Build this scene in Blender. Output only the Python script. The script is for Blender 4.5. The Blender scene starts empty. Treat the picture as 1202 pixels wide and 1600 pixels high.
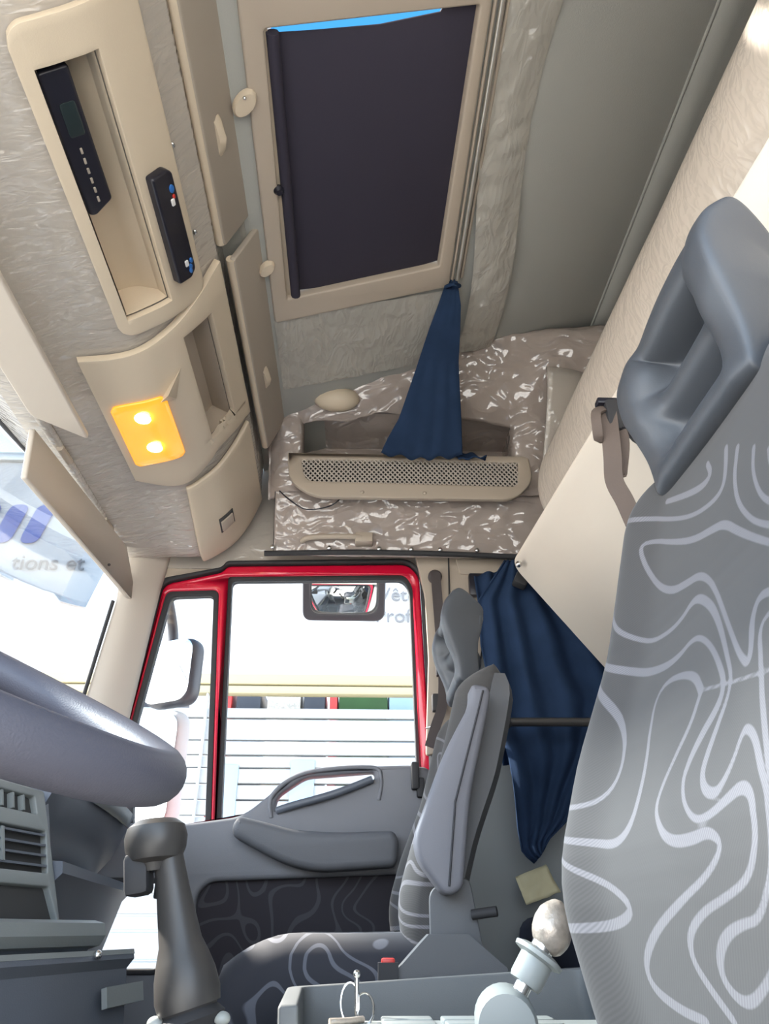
import bpy, bmesh, math, random
from mathutils import Vector, Matrix, noise
random.seed(4)
S = bpy.context.scene
COL = S.collection
PI = math.pi

# ---------------------------------------------------------------- camera
cd = bpy.data.cameras.new('camera'); cam = bpy.data.objects.new('camera', cd); COL.objects.link(cam)
PIT, YAW = math.radians(29.4), math.radians(2.0)
cam.location = (0, 0, 0.6)
cam.rotation_euler = (PI/2 + PIT, 0, -YAW)
cd.sensor_fit = 'HORIZONTAL'; cd.sensor_width = 36.0; cd.lens = 36.0*1155/1202
cd.clip_start = 0.02; cd.clip_end = 300
S.camera = cam

# ---------------------------------------------------------------- sky, sun, exposure
w = bpy.data.worlds.new('sky'); S.world = w; w.use_nodes = True
nt = w.node_tree; nt.nodes.clear()
tc = nt.nodes.new('ShaderNodeTexCoord'); sx = nt.nodes.new('ShaderNodeSeparateXYZ')
rp = nt.nodes.new('ShaderNodeValToRGB'); bg = nt.nodes.new('ShaderNodeBackground'); ow = nt.nodes.new('ShaderNodeOutputWorld')
nt.links.new(tc.outputs['Generated'], sx.inputs[0]); nt.links.new(sx.outputs['Z'], rp.inputs[0])
nt.links.new(rp.outputs[0], bg.inputs[0]); nt.links.new(bg.outputs[0], ow.inputs[0])
e = rp.color_ramp.elements
e[0].position = 0.0; e[0].color = (1.0, 1.0, 1.0, 1)
e[1].position = 0.80; e[1].color = (0.016, 0.085, 0.185, 1)
k = e.new(0.45); k.color = (0.60, 0.78, 1.0, 1)
bg.inputs[1].default_value = 1.7
sd = bpy.data.lights.new('sun', 'SUN'); sun = bpy.data.objects.new('sun', sd); COL.objects.link(sun)
sd.energy = 7.0; sd.angle = math.radians(4.0); sd.color = (1.0, 0.93, 0.83)
SUN_FROM = Vector((-0.75, 0.32, 0.62))           # towards the sun: ahead of the cab
sun.rotation_euler = SUN_FROM.to_track_quat('Z', 'Y').to_euler()
S.view_settings.view_transform = 'Standard'; S.view_settings.look = 'None'
S.view_settings.gamma = 1.0; S.view_settings.use_curve_mapping = False
S.view_settings.exposure = 1.87
S.cycles.max_bounces = 14; S.cycles.diffuse_bounces = 8; S.cycles.transparent_max_bounces = 16
S.cycles.use_denoising = True
S.cycles.sample_clamp_indirect = 8.0
S.cycles.caustics_reflective = False; S.cycles.caustics_refractive = False

# ---------------------------------------------------------------- materials
def M_(name, col, rough=0.6, metal=0.0, coat=0.0, coat_rough=0.12, grain=0.0, gscale=200.0, var=0.0, vscale=8.0,
       crinkle=0.0, cdist=0.03, cior=1.7, cscale=14.0, stretch=(1, 1, 1), spec=0.5, emit=None, estr=0.0, sheen=0.0):
    m = bpy.data.materials.new(name); m.use_nodes = True
    n = m.node_tree.nodes; l = m.node_tree.links; b = n['Principled BSDF']
    b.inputs['Base Color'].default_value = (*col, 1); b.inputs['Roughness'].default_value = rough
    b.inputs['Metallic'].default_value = metal; b.inputs['Coat Weight'].default_value = coat
    b.inputs['Coat Roughness'].default_value = coat_rough; b.inputs['Specular IOR Level'].default_value = spec
    b.inputs['Sheen Weight'].default_value = sheen
    if coat and crinkle: b.inputs['Coat IOR'].default_value = cior
    if emit: b.inputs['Emission Color'].default_value = (*emit, 1); b.inputs['Emission Strength'].default_value = estr
    t = n.new('ShaderNodeTexCoord')
    if var:
        x = n.new('ShaderNodeTexNoise'); x.inputs['Scale'].default_value = vscale; x.inputs['Detail'].default_value = 5
        l.new(t.outputs['Object'], x.inputs['Vector'])
        mx = n.new('ShaderNodeMixRGB'); mx.blend_type = 'MIX'
        mx.inputs[1].default_value = (*[c*(1-var) for c in col], 1); mx.inputs[2].default_value = (*[min(1, c*(1+var)) for c in col], 1)
        l.new(x.outputs['Fac'], mx.inputs[0]); l.new(mx.outputs[0], b.inputs['Base Color'])
    if grain:
        x = n.new('ShaderNodeTexNoise'); x.inputs['Scale'].default_value = gscale; x.inputs['Detail'].default_value = 3
        l.new(t.outputs['Object'], x.inputs['Vector'])
        bp = n.new('ShaderNodeBump'); bp.inputs['Strength'].default_value = grain; bp.inputs['Distance'].default_value = 0.002
        l.new(x.outputs['Fac'], bp.inputs['Height']); l.new(bp.outputs[0], b.inputs['Normal'])
    if crinkle:                                     # clear protective film: a glossy, wrinkled coat
        mp = n.new('ShaderNodeMapping'); mp.inputs['Scale'].default_value = stretch
        x = n.new('ShaderNodeTexNoise'); x.noise_type = 'RIDGED_MULTIFRACTAL' if hasattr(x, 'noise_type') else 'FBM'
        x.inputs['Scale'].default_value = cscale; x.inputs['Detail'].default_value = 4; x.inputs['Distortion'].default_value = 1.2
        l.new(t.outputs['Object'], mp.inputs['Vector']); l.new(mp.outputs[0], x.inputs['Vector'])
        vo = n.new('ShaderNodeTexVoronoi'); vo.inputs['Scale'].default_value = cscale*1.7
        wm_ = n.new('ShaderNodeMixRGB'); wm_.blend_type = 'ADD'; wm_.inputs[0].default_value = 0.12
        l.new(mp.outputs[0], wm_.inputs[1]); l.new(x.outputs['Color'], wm_.inputs[2]); l.new(wm_.outputs[0], vo.inputs['Vector'])
        ad = n.new('ShaderNodeMath'); ad.operation = 'MULTIPLY_ADD'; ad.inputs[1].default_value = 0.6
        l.new(vo.outputs['Distance'], ad.inputs[0]); l.new(x.outputs['Fac'], ad.inputs[2])
        bp = n.new('ShaderNodeBump'); bp.inputs['Strength'].default_value = crinkle; bp.inputs['Distance'].default_value = cdist
        l.new(ad.outputs[0], bp.inputs['Height']); l.new(bp.outputs[0], b.inputs['Coat Normal'])
    return m

def glass_mat(name, tint=(1, 1, 1), refl=0.08):
    m = bpy.data.materials.new(name); m.use_nodes = True
    n = m.node_tree.nodes; l = m.node_tree.links; n.clear()
    o = n.new('ShaderNodeOutputMaterial'); t = n.new('ShaderNodeBsdfTransparent'); g = n.new('ShaderNodeBsdfGlossy')
    t.inputs[0].default_value = (*tint, 1); g.inputs['Roughness'].default_value = 0.02
    f = n.new('ShaderNodeFresnel'); f.inputs[0].default_value = 1.45
    mm = n.new('ShaderNodeMath'); mm.operation = 'MULTIPLY'; mm.inputs[1].default_value = refl/0.08*0.8
    x = n.new('ShaderNodeMixShader')
    l.new(f.outputs[0], mm.inputs[0]); l.new(mm.outputs[0], x.inputs[0]); l.new(t.outputs[0], x.inputs[1]); l.new(g.outputs[0], x.inputs[2]); l.new(x.outputs[0], o.inputs[0])
    return m

def swirl_mat(name, base, line, scale, bands, width, sheen=0.2):
    """dark upholstery with a woven pattern of pale contour loops"""
    m = M_(name, base, rough=0.85, sheen=sheen)
    n = m.node_tree.nodes; l = m.node_tree.links; b = n['Principled BSDF']
    t = n.new('ShaderNodeTexCoord'); x = n.new('ShaderNodeTexNoise'); x.inputs['Scale'].default_value = scale
    x.inputs['Detail'].default_value = 0.0; x.inputs['Distortion'].default_value = 0.35
    l.new(t.outputs['Object'], x.inputs['Vector'])
    a = n.new('ShaderNodeMath'); a.operation = 'MULTIPLY'; a.inputs[1].default_value = bands; l.new(x.outputs['Fac'], a.inputs[0])
    c = n.new('ShaderNodeMath'); c.operation = 'FRACT'; l.new(a.outputs[0], c.inputs[0])
    d = n.new('ShaderNodeMath'); d.operation = 'SUBTRACT'; d.inputs[1].default_value = 0.5; l.new(c.outputs[0], d.inputs[0])
    g = n.new('ShaderNodeMath'); g.operation = 'ABSOLUTE'; l.new(d.outputs[0], g.inputs[0])
    r = n.new('ShaderNodeMapRange'); r.inputs['From Min'].default_value = width; r.inputs['From Max'].default_value = width*0.75
    l.new(g.outputs[0], r.inputs[0])
    mx = n.new('ShaderNodeMixRGB'); mx.inputs[1].default_value = (*base, 1); mx.inputs[2].default_value = (*line, 1)
    l.new(r.outputs[0], mx.inputs[0]); l.new(mx.outputs[0], b.inputs['Base Color'])
    return m

def woven_mat(name, base, line):
    """upholstery whose pale loops are stored on the mesh as a distance to the woven line"""
    m = M_(name, base, rough=0.85, sheen=0.15)
    n = m.node_tree.nodes; l = m.node_tree.links; b = n['Principled BSDF']
    at = n.new('ShaderNodeAttribute'); at.attribute_name = 'weave'
    t = n.new('ShaderNodeTexCoord')
    tw = n.new('ShaderNodeTexWave'); tw.inputs['Scale'].default_value = 170; tw.bands_direction = 'DIAGONAL'; tw.inputs['Distortion'].default_value = 0.4
    l.new(t.outputs['Object'], tw.inputs['Vector'])
    r = n.new('ShaderNodeMapRange'); r.inputs['From Min'].default_value = 0.0009; r.inputs['From Max'].default_value = -0.0003
    l.new(at.outputs['Fac'], r.inputs[0])
    la = n.new('ShaderNodeMixRGB'); la.inputs[1].default_value = (*[c*0.78 for c in line], 1); la.inputs[2].default_value = (*[c*1.1 for c in line], 1); l.new(tw.outputs['Fac'], la.inputs[0])
    ba = n.new('ShaderNodeMixRGB'); ba.inputs[1].default_value = (*[c*0.90 for c in base], 1); ba.inputs[2].default_value = (*[c*1.08 for c in base], 1); l.new(tw.outputs['Fac'], ba.inputs[0])
    mx = n.new('ShaderNodeMixRGB'); l.new(r.outputs[0], mx.inputs[0]); l.new(ba.outputs[0], mx.inputs[1]); l.new(la.outputs[0], mx.inputs[2])
    l.new(mx.outputs[0], b.inputs['Base Color'])
    return m

BEIGE = (0.62, 0.525, 0.40); LINER = (0.36, 0.335, 0.30)
mt = dict(
 beige=M_('beige_plastic', BEIGE, 0.45, grain=0.08, gscale=500),
 beige2=M_('warm_grey_plastic', (0.46, 0.39, 0.315), 0.5, grain=0.08, gscale=500),
 wrap=M_('film_wrapped_lining', (0.475, 0.432, 0.38), 0.8, coat=1.0, coat_rough=0.07, var=0.08, vscale=5, crinkle=0.5, cdist=0.02, cscale=11, stretch=(1, 3.2, 1), grain=0.1),
 wrap2=M_('film_wrapped_panel', (0.375, 0.315, 0.282), 0.7, coat=1.0, coat_rough=0.05, var=0.12, vscale=7, crinkle=1.0, cdist=0.03, cior=1.95, cscale=8, stretch=(1, 1, 1.8)),
 roof=M_('roof_lining', (0.37, 0.372, 0.345), 0.9, grain=0.2, gscale=350, var=0.05, vscale=2.5),
 roofwrap=M_('film_on_roof_lining', (0.41, 0.39, 0.345), 0.85, coat=0.8, coat_rough=0.09, var=0.12, vscale=5, crinkle=1.0, cscale=10, stretch=(2.5, 1, 1)),
 cream=M_('cream_board', (0.80, 0.72, 0.62), 0.55, var=0.06, vscale=3),
 rollm=M_('film_wrapped_mattress', (0.56, 0.49, 0.42), 0.7, coat=0.5, coat_rough=0.2, crinkle=0.6, cscale=14, stretch=(1, 2.4, 1), var=0.08, vscale=9),
 locker=M_('grey_beige_locker_door', (0.40, 0.35, 0.29), 0.5, grain=0.08, gscale=500),
 visor=M_('visor_vinyl', (0.56, 0.50, 0.43), 0.6, grain=0.05),
 black=M_('black_plastic', (0.012, 0.012, 0.02), 0.35),
 rubber=M_('black_rubber', (0.03, 0.03, 0.033), 0.7),
 blind=M_('dark_blind_cloth', (0.030, 0.026, 0.044), 0.8, grain=0.1),
 red=M_('red_car_paint', (0.68, 0.005, 0.04), 0.25, coat=0.8, coat_rough=0.05),
 door=M_('grey_door_plastic', (0.185, 0.19, 0.21), 0.55, grain=0.15, gscale=600),
 doord=M_('dark_grey_armrest', (0.13, 0.135, 0.148), 0.6, grain=0.15, gscale=600),
 dash=M_('slate_dash_plastic', (0.115, 0.130, 0.158), 0.4, grain=0.12, gscale=600),
 dashl=M_('grey_green_trim', (0.22, 0.24, 0.24), 0.5, grain=0.1, gscale=600),
 wheel=M_('wheel_foam', (0.075, 0.075, 0.095), 0.5, grain=0.15, gscale=700),
 knob=M_('dark_knob_plastic', (0.045, 0.042, 0.040), 0.4),
 seatg=M_('grey_seat_vinyl', (0.105, 0.108, 0.115), 0.6, grain=0.1, gscale=600),
 head=M_('headrest_foam', (0.060, 0.066, 0.076), 0.42, grain=0.08, gscale=700),
 armr=M_('grey_armrest_cover', (0.155, 0.155, 0.175), 0.55, grain=0.1, gscale=600),
 curtain=M_('navy_curtain_cloth', (0.022, 0.042, 0.090), 0.95, var=0.25, vscale=14, spec=0.1),
 webbing=M_('brown_webbing', (0.13, 0.10, 0.085), 0.8, grain=0.3, gscale=500),
 belt=M_('seat_belt_webbing', (0.075, 0.062, 0.062), 0.75),
 metal=M_('bright_metal', (0.75, 0.75, 0.74), 0.25, metal=1.0),
 alu=M_('brushed_rail', (0.62, 0.59, 0.53), 0.35, metal=0.8),
 grille=M_('perforated_grille', (0.50, 0.45, 0.40), 0.5),
 hollow=M_('dark_joint_and_shade', (0.05, 0.05, 0.05), 0.9),  # near-black for joints and for shade painted into shallow openings
 sidewall=M_('grey_wall_lining', (0.24, 0.25, 0.25), 0.8, var=0.08, vscale=4),
 navy=M_('navy_mattress', (0.02, 0.026, 0.05), 0.85),
 paper=M_('yellowed_paper', (0.55, 0.50, 0.32), 0.8, var=0.15, vscale=20),
 tray=M_('grey_tray_plastic', (0.135, 0.142, 0.145), 0.5, grain=0.1, gscale=600),
 lev=M_('light_grey_lever', (0.34, 0.36, 0.345), 0.4),
 tape=M_('worn_silver_tape', (0.50, 0.43, 0.36), 0.35, metal=0.35, var=0.55, vscale=90, grain=0.6, gscale=120),
 lens=M_('amber_lamp_lens', (0.85, 0.36, 0.03), 0.2, coat=0.6, emit=(1.0, 0.36, 0.03), estr=0.26),
 bulb=M_('lamp_bulb_glow', (1, 0.9, 0.6), 0.3, emit=(1.0, 0.85, 0.45), estr=4.0),
 blue=M_('blue_key', (0.03, 0.16, 0.5), 0.4), redk=M_('red_key', (0.6, 0.04, 0.03), 0.4), white=M_('white_key', (0.8, 0.8, 0.8), 0.4),
 dot=M_('dark_window', (0.02, 0.03, 0.032), 0.2),
 facade=M_('white_facade', (0.50, 0.50, 0.50), 0.8), trailer=M_('white_board', (0.40, 0.42, 0.43), 0.6),
 rail=M_('cream_rail', (0.42, 0.38, 0.24), 0.6), post=M_('pale_blue_post', (0.30, 0.42, 0.52), 0.5),
 signblue=M_('sign_blue', (0.03, 0.09, 0.36), 0.6), signgrey=M_('sign_grey', (0.16, 0.16, 0.17), 0.7), letter=M_('black_letter', (0.03, 0.03, 0.03), 0.7),
 mirror=M_('mirror_glass', (0.9, 0.9, 0.9), 0.02, metal=1.0), shell=M_('mirror_shell', (0.035, 0.035, 0.045), 0.45),
 ground=M_('concrete_yard', (0.64, 0.60, 0.54), 0.9, var=0.08, vscale=0.6), hedge=M_('hedge_green', (0.04, 0.09, 0.03), 0.9, var=0.4, vscale=6),
 carpet=M_('dark_floor_mat', (0.05, 0.05, 0.055), 0.9), wood=M_('dark_wood', (0.10, 0.07, 0.05), 0.7),
 glass=glass_mat('clear_pane', (0.97, 0.98, 0.98), 0.03), tint=glass_mat('smoked_visor_sheet', (0.60, 0.64, 0.68), 0.015),
 swirl=swirl_mat('contour_fabric', (0.028, 0.029, 0.038), (0.12, 0.125, 0.15), 9.0, 6.0, 0.11),
 swirld=swirl_mat('dark_contour_fabric', (0.026, 0.023, 0.030), (0.055, 0.053, 0.062), 7.0, 7.0, 0.10),
 weave=woven_mat('woven_contour_fabric', (0.056, 0.0525, 0.051), (0.165, 0.158, 0.168)),
)

# ---------------------------------------------------------------- helpers
def root_of(o):
    while o is not None and o.parent is not None: o = o.parent
    return o
def mk(name, V, F, mat, parent=None, local=False, smooth=False, sharp=None, label=None):
    me = bpy.data.meshes.new(name)
    off = Vector((0, 0, 0))
    if parent is not None and not local: off = root_of(parent).location
    me.from_pydata([tuple(Vector(v) - off) for v in V], [], F)
    bm = bmesh.new(); bm.from_mesh(me); bmesh.ops.recalc_face_normals(bm, faces=bm.faces); bm.to_mesh(me); bm.free()
    if smooth: me.shade_smooth()
    if sharp: me.set_sharp_from_angle(angle=math.radians(sharp))
    me.materials.append(mt[mat] if isinstance(mat, str) else mat)
    o = bpy.data.objects.new(name, me); COL.objects.link(o)
    if parent is not None: o.parent = parent
    if label: o['label'] = label
    return o
def thing(name, label, cat, loc=(0, 0, 0), group=None):
    o = bpy.data.objects.new(name, None); o.empty_display_size = 0.1; COL.objects.link(o); o.location = loc
    o['label'] = label; o['category'] = cat
    if group: o['group'] = group
    return o
def tag(o, label, cat, group=None):
    o['label'] = label; o['category'] = cat
    if group: o['group'] = group
    return o
def struct(o):
    o['kind'] = 'structure'; return o
def solid(o, t, offset=0.0, bevel=0.0, seg=2):
    m = o.modifiers.new('thick', 'SOLIDIFY'); m.thickness = t; m.offset = offset; m.use_even_offset = False
    if bevel:
        b = o.modifiers.new('round', 'BEVEL'); b.width = bevel; b.segments = seg; b.limit_method = 'ANGLE'; b.angle_limit = math.radians(40)
    return o
def box(name, lo, hi, mat, parent=None, bevel=0.004, local=False, rot=None, label=None, seg=2):
    """axis box from lo to hi, edges rounded; rot = (axis, degrees) about its centre"""
    bm = bmesh.new(); bmesh.ops.create_cube(bm, size=1)
    c = [(a+b)/2 for a, b in zip(lo, hi)]; d = [abs(b-a) for a, b in zip(lo, hi)]
    for v in bm.verts: v.co = Vector((v.co.x*d[0], v.co.y*d[1], v.co.z*d[2]))
    if bevel: bmesh.ops.bevel(bm, geom=bm.edges[:], offset=min(bevel, min(d)*0.45), segments=seg, affect='EDGES', profile=0.5)
    R = Matrix.Rotation(math.radians(rot[1]), 3, rot[0]) if rot else Matrix.Identity(3)
    V = [R @ v.co + Vector(c) for v in bm.verts]; bm.verts.index_update(); F = [[v.index for v in f.verts] for f in bm.faces]; bm.free()
    return mk(name, V, F, mat, parent, local, smooth=True, sharp=35, label=label)
def rc(pts, r=0.01, n=5):
    """round the corners of a closed 2-D outline"""
    out = []; N = len(pts)
    for i in range(N):
        p0, p, p1 = Vector(pts[i-1][:2]), Vector(pts[i][:2]), Vector(pts[(i+1) % N][:2])
        rr = pts[i][2] if len(pts[i]) > 2 else r
        a, b = p0-p, p1-p; la, lb = a.length, b.length
        if la < 1e-6 or lb < 1e-6: continue
        t = min(rr, la*0.48, lb*0.48); q0 = p + a/la*t; q1 = p + b/lb*t
        for k in range(n+1):
            s = k/n; out.append(q0*(1-s)**2 + p*2*s*(1-s) + q1*s*s)
    return out
def frame_m(o, u, v):
    u = Vector(u).normalized(); v = Vector(v).normalized(); n = u.cross(v)
    m = Matrix.Identity(4)
    for i in range(3): m[i][0], m[i][1], m[i][2], m[i][3] = u[i], v[i], n[i], o[i]
    return m
def plate(name, outlines, fm, t, mat, parent=None, off=0.0, bevel=0.003, local=False, label=None):
    """flat piece cut from outlines (first outer, then holes) in the plane fm, thickness t, front at off"""
    cu = bpy.data.curves.new('c', 'CURVE'); cu.dimensions = '2D'; cu.fill_mode = 'BOTH'
    cu.extrude = max(t/2-bevel, 1e-4); cu.bevel_depth = bevel; cu.bevel_resolution = 2 if bevel > 0.0015 else 1; cu.offset = -bevel
    for ol in outlines:
        sp = cu.splines.new('POLY'); sp.points.add(len(ol)-1); sp.use_cyclic_u = True
        for q, p in zip(sp.points, ol): q.co = (p[0], p[1], 0, 1)
    ob = bpy.data.objects.new('c', cu); COL.objects.link(ob)
    dg = bpy.context.evaluated_depsgraph_get(); dg.update()
    me = bpy.data.meshes.new_from_object(ob.evaluated_get(dg))
    V = [fm @ (v.co + Vector((0, 0, off - t/2))) for v in me.vertices]; F = [list(p.vertices) for p in me.polygons]
    bpy.data.objects.remove(ob); bpy.data.curves.remove(cu); bpy.data.meshes.remove(me)
    o = mk(name, V, F, mat, parent, local, smooth=True, sharp=40, label=label)
    bm = bmesh.new(); bm.from_mesh(o.data); bmesh.ops.remove_doubles(bm, verts=bm.verts, dist=1e-5); bmesh.ops.recalc_face_normals(bm, faces=bm.faces); bm.to_mesh(o.data); bm.free()
    return o
def sheet(name, fn, nu, nv, mat, parent=None, hole=None, smooth=True, local=False, label=None, sharp=None):
    V = [fn(i/nu, j/nv) for j in range(nv+1) for i in range(nu+1)]
    F = [[j*(nu+1)+i, j*(nu+1)+i+1, (j+1)*(nu+1)+i+1, (j+1)*(nu+1)+i] for j in range(nv) for i in range(nu) if not (hole and hole(i, j))]
    return mk(name, V, F, mat, parent, local, smooth, sharp, label)
def loft(name, rings, mat, parent=None, caps=True, closed=False, local=False, smooth=True, sharp=50, label=None):
    n = len(rings[0]); V = [p for r in rings for p in r]; F = []
    for k in range(len(rings) - (0 if closed else 1)):
        a, b = k*n, ((k+1) % len(rings))*n
        for i in range(n): F.append([a+i, a+(i+1) % n, b+(i+1) % n, b+i])
    if caps and not closed: F.append(list(range(n))[::-1]); F.append([(len(rings)-1)*n+i for i in range(n)])
    return mk(name, V, F, mat, parent, local, smooth, sharp, label)
def smooth_path(P, n=6, closed=False):
    P = [Vector(p) for p in P]; N = len(P); out = []
    for i in range(N if closed else N-1):
        g = (lambda k: P[k % N]) if closed else (lambda k: P[max(0, min(N-1, k))])
        a, b, c, d = g(i-1), g(i), g(i+1), g(i+2)
        for k in range(n):
            t = k/n
            out.append(0.5*((2*b) + (c-a)*t + (2*a-5*b+4*c-d)*t*t + (3*b-a-3*c+d)*t**3))
    if not closed: out.append(P[-1])
    return out
def tube(name, P, r, mat, parent=None, n=12, closed=False, local=False, flat=None, label=None):
    """round bar along P; r a number or one radius per point; flat = (normal, half width) makes a strap instead"""
    P = [Vector(p) for p in P]; rings = []
    up = None
    for i, p in enumerate(P):
        if closed: d = (P[(i+1) % len(P)]-P[i-1])
        else: d = P[min(i+1, len(P)-1)]-P[max(i-1, 0)]
        d.normalize()
        if up is None: up = d.orthogonal().normalized()
        if flat: up = Vector(flat[0])
        up = (up - d*up.dot(d)).normalized(); s = d.cross(up)
        rr = r[i] if isinstance(r, (list, tuple)) else r
        if flat: rings.append([p + s*flat[1]*a + up*rr*b for a, b in ((-1, -1), (1, -1), (1, 1), (-1, 1))])
        else: rings.append([p + (up*math.cos(2*PI*k/n) + s*math.sin(2*PI*k/n))*rr for k in range(n)])
    return loft(name, rings, mat, parent, True, closed, local, smooth=not flat, sharp=60, label=label)
def lathe(name, prof, c, axis, mat, parent=None, n=24, local=False, label=None, sy=1.0):
    """prof = (radius, height) pairs about axis through c"""
    ax = Vector(axis).normalized(); a = ax.orthogonal().normalized(); b = ax.cross(a); c = Vector(c)
    rings = [[c + ax*h + (a*math.cos(2*PI*k/n)*sy + b*math.sin(2*PI*k/n))*max(r, 1e-4) for k in range(n)] for r, h in prof]
    return loft(name, rings, mat, parent, True, False, local, smooth=True, sharp=38, label=label)
def ball(name, c, r, mat, parent=None, sc=(1, 1, 1), n=12, label=None):
    prof = [(math.sin(PI*k/n)*r, -math.cos(PI*k/n)*r) for k in range(n+1)]
    o = lathe(name, prof, (0, 0, 0), (0, 0, 1), mat, None, 16)
    off = root_of(parent).location if parent is not None else Vector((0, 0, 0))
    for v in o.data.vertices: v.co = Vector((v.co.x*sc[0], v.co.y*sc[1], v.co.z*sc[2])) + Vector(c) - off
    if parent is not None: o.parent = parent
    if label: o['label'] = label
    return o
def text(name, body, size, fm, mat, parent, t=0.01, label=None):
    cu = bpy.data.curves.new('t', 'FONT'); cu.body = body; cu.size = size; cu.extrude = t/2; cu.resolution_u = 3
    ob = bpy.data.objects.new('t', cu); COL.objects.link(ob)
    dg = bpy.context.evaluated_depsgraph_get(); dg.update()
    me = bpy.data.meshes.new_from_object(ob.evaluated_get(dg))
    V = [fm @ v.co for v in me.vertices]; F = [list(p.vertices) for p in me.polygons]
    lab = list(range(len(V)))
    def find(k):
        while lab[k] != k: lab[k] = lab[lab[k]]; k = lab[k]
        return k
    for f_ in F:
        for q in f_[1:]: lab[find(q)] = find(f_[0])
    isl = {}
    for k in range(len(V)): isl.setdefault(find(k), []).append(k)
    X = [me.vertices[k].co.x for k in range(len(V))]
    bpy.data.objects.remove(ob); bpy.data.curves.remove(cu); bpy.data.meshes.remove(me)
    let = []                                        # islands that overlap sideways (dots, accents) belong to one letter
    for ks in sorted(isl.values(), key=lambda ks: min(X[k] for k in ks)):
        lo, hi = min(X[k] for k in ks), max(X[k] for k in ks)
        if let and lo < let[-1][1]-0.3*min(hi-lo, let[-1][1]-let[-1][0]): let[-1][2].extend(ks); let[-1][1] = max(hi, let[-1][1])
        else: let.append([lo, hi, list(ks)])
    for lo, hi, ks in let:
        mp = {k: i for i, k in enumerate(ks)}
        mk(name, [V[k] for k in ks], [[mp[q] for q in f_] for f_ in F if f_[0] in mp], mat, parent)
def XZ(y): return frame_m((0, y, 0), (1, 0, 0), (0, 0, 1))     # plane facing the camera side (-Y)
def lerp(a, b, t): return a + (b-a)*t
def interp(x, xs, ys):
    if x <= xs[0]: return ys[0]
    for i in range(len(xs)-1):
        if x <= xs[i+1]: return lerp(ys[i], ys[i+1], (x-xs[i])/(xs[i+1]-xs[i]))
    return ys[-1]
def nz(x, y, z, s=1.0, seed=0.0): return noise.noise(Vector((x*s+seed, y*s+seed*1.7, z*s-seed)))

# ================================================================= THE SETTING
ROOF_A = math.atan(0.277)
def roof_z(x): return 2.0 + 0.277*(x+0.235)
RF = frame_m((-0.235, 0, 2.0), (math.cos(ROOF_A), 0, math.sin(ROOF_A)), (0, 1, 0))     # u rearwards up the slope, v across, n up
def ru(x): return (x+0.235)/math.cos(ROOF_A)

struct(box('floor', (-1.0, 0.03, -0.06), (1.05, 2.16, 0.0), 'carpet', bevel=0.0))
# roof lining with the hatch opening cut out of it, a seam strip towards the rear
HATCH = [(-0.215, 0.715), (-0.215, 1.425), (0.205, 1.425), (0.205, 0.715)]
hol = [(ru(x), y) for x, y in HATCH]
outl = [(ru(-0.34), 0.0), (ru(0.715), 0.0), (ru(0.715), 2.2), (ru(-0.34), 2.2)]
struct(plate('ceiling', [outl, hol], RF, 0.02, 'roof', off=0.02, bevel=0.001))
cr = sheet('rear_lining', lambda u, v: (0.72+0.34*u, 2.2*v, roof_z(0.72+0.34*u)+0.006-0.006*(u < .01)), 6, 4, 'roof', bpy.data.objects['ceiling'])
solid(cr, 0.012)
tube('seam', [(0.716, 0.0, roof_z(0.716)-0.001), (0.716, 2.2, roof_z(0.716)-0.001)], 0.004, 'roof', bpy.data.objects['ceiling'], 8)
# film still stuck along the lining behind the curtain rail
def film(u, v):
    x = 0.27+0.11*u; y = 0.1+1.62*v
    return (x + 0.02*math.sin(v*9), y, roof_z(x) - 0.006 - 0.010*abs(nz(x, y, 0, 14)) - 0.008*math.sin(PI*u))
sheet('film_strip', film, 24, 120, 'roofwrap', bpy.data.objects['ceiling'])
def film2(u, v):
    x = -0.24+0.50*u; y = 1.455+0.29*v
    return (x, y, roof_z(x) - 0.004 - 0.012*abs(nz(x, y, 0, 9, 3))*math.sin(PI*u)**.3)
sheet('film_strip', film2, 50, 30, 'roofwrap', bpy.data.objects['ceiling'])

struct(box('wall_rear', (1.0, 0.0, 0.0), (1.06, 2.2, 2.42), 'sidewall', bevel=0.0))
# passenger side: lower lining behind the door, wall above the door behind the shelf
sw = [(0.20, 0.0), (1.06, 0.0), (1.06, 1.64), (0.20, 1.64)]
struct(plate('wall_right', [sw], XZ(2.14), 0.04, 'sidewall', off=0.0, bevel=0.001))
struct(box('wall_right_upper', (-0.80, 2.16, 1.60), (1.06, 2.20, 2.45), 'wrap', bevel=0.0))
bp = struct(plate('trim_1', [rc([(0.172, 1.645), (0.60, 1.645), (0.60, 1.50), (0.40, 1.50), (0.36, 1.30), (0.31, 1.05), (0.19, 1.02), (0.205, 1.3), (0.20, 1.5)], 0.012)], XZ(2.14), 0.02, 'beige2', off=0.016))
tube('joint', [(0.278, 2.113, 1.64), (0.272, 2.113, 1.36)], 0.0025, 'hollow', bp, 6)
plate('cover', [rc([(0.30, 1.63), (0.50, 1.63), (0.49, 1.565), (0.31, 1.575)], 0.012)], XZ(2.14), 0.012, 'beige2', bp, off=0.022)
# driver's side: high roof side and quarter panel behind the open doorway
struct(box('wall_left_upper', (-0.80, -0.05, 1.62), (1.06, 0.0, 2.45), 'wrap', bevel=0.0))
struct(box('wall_left', (0.62, -0.05, 0.0), (1.06, 0.0, 1.62), 'sidewall', bevel=0.0))
struct(box('wall_front', (-1.02, 0.0, 0.0), (-0.97, 2.18, 0.80), 'dash', bevel=0.0))

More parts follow.
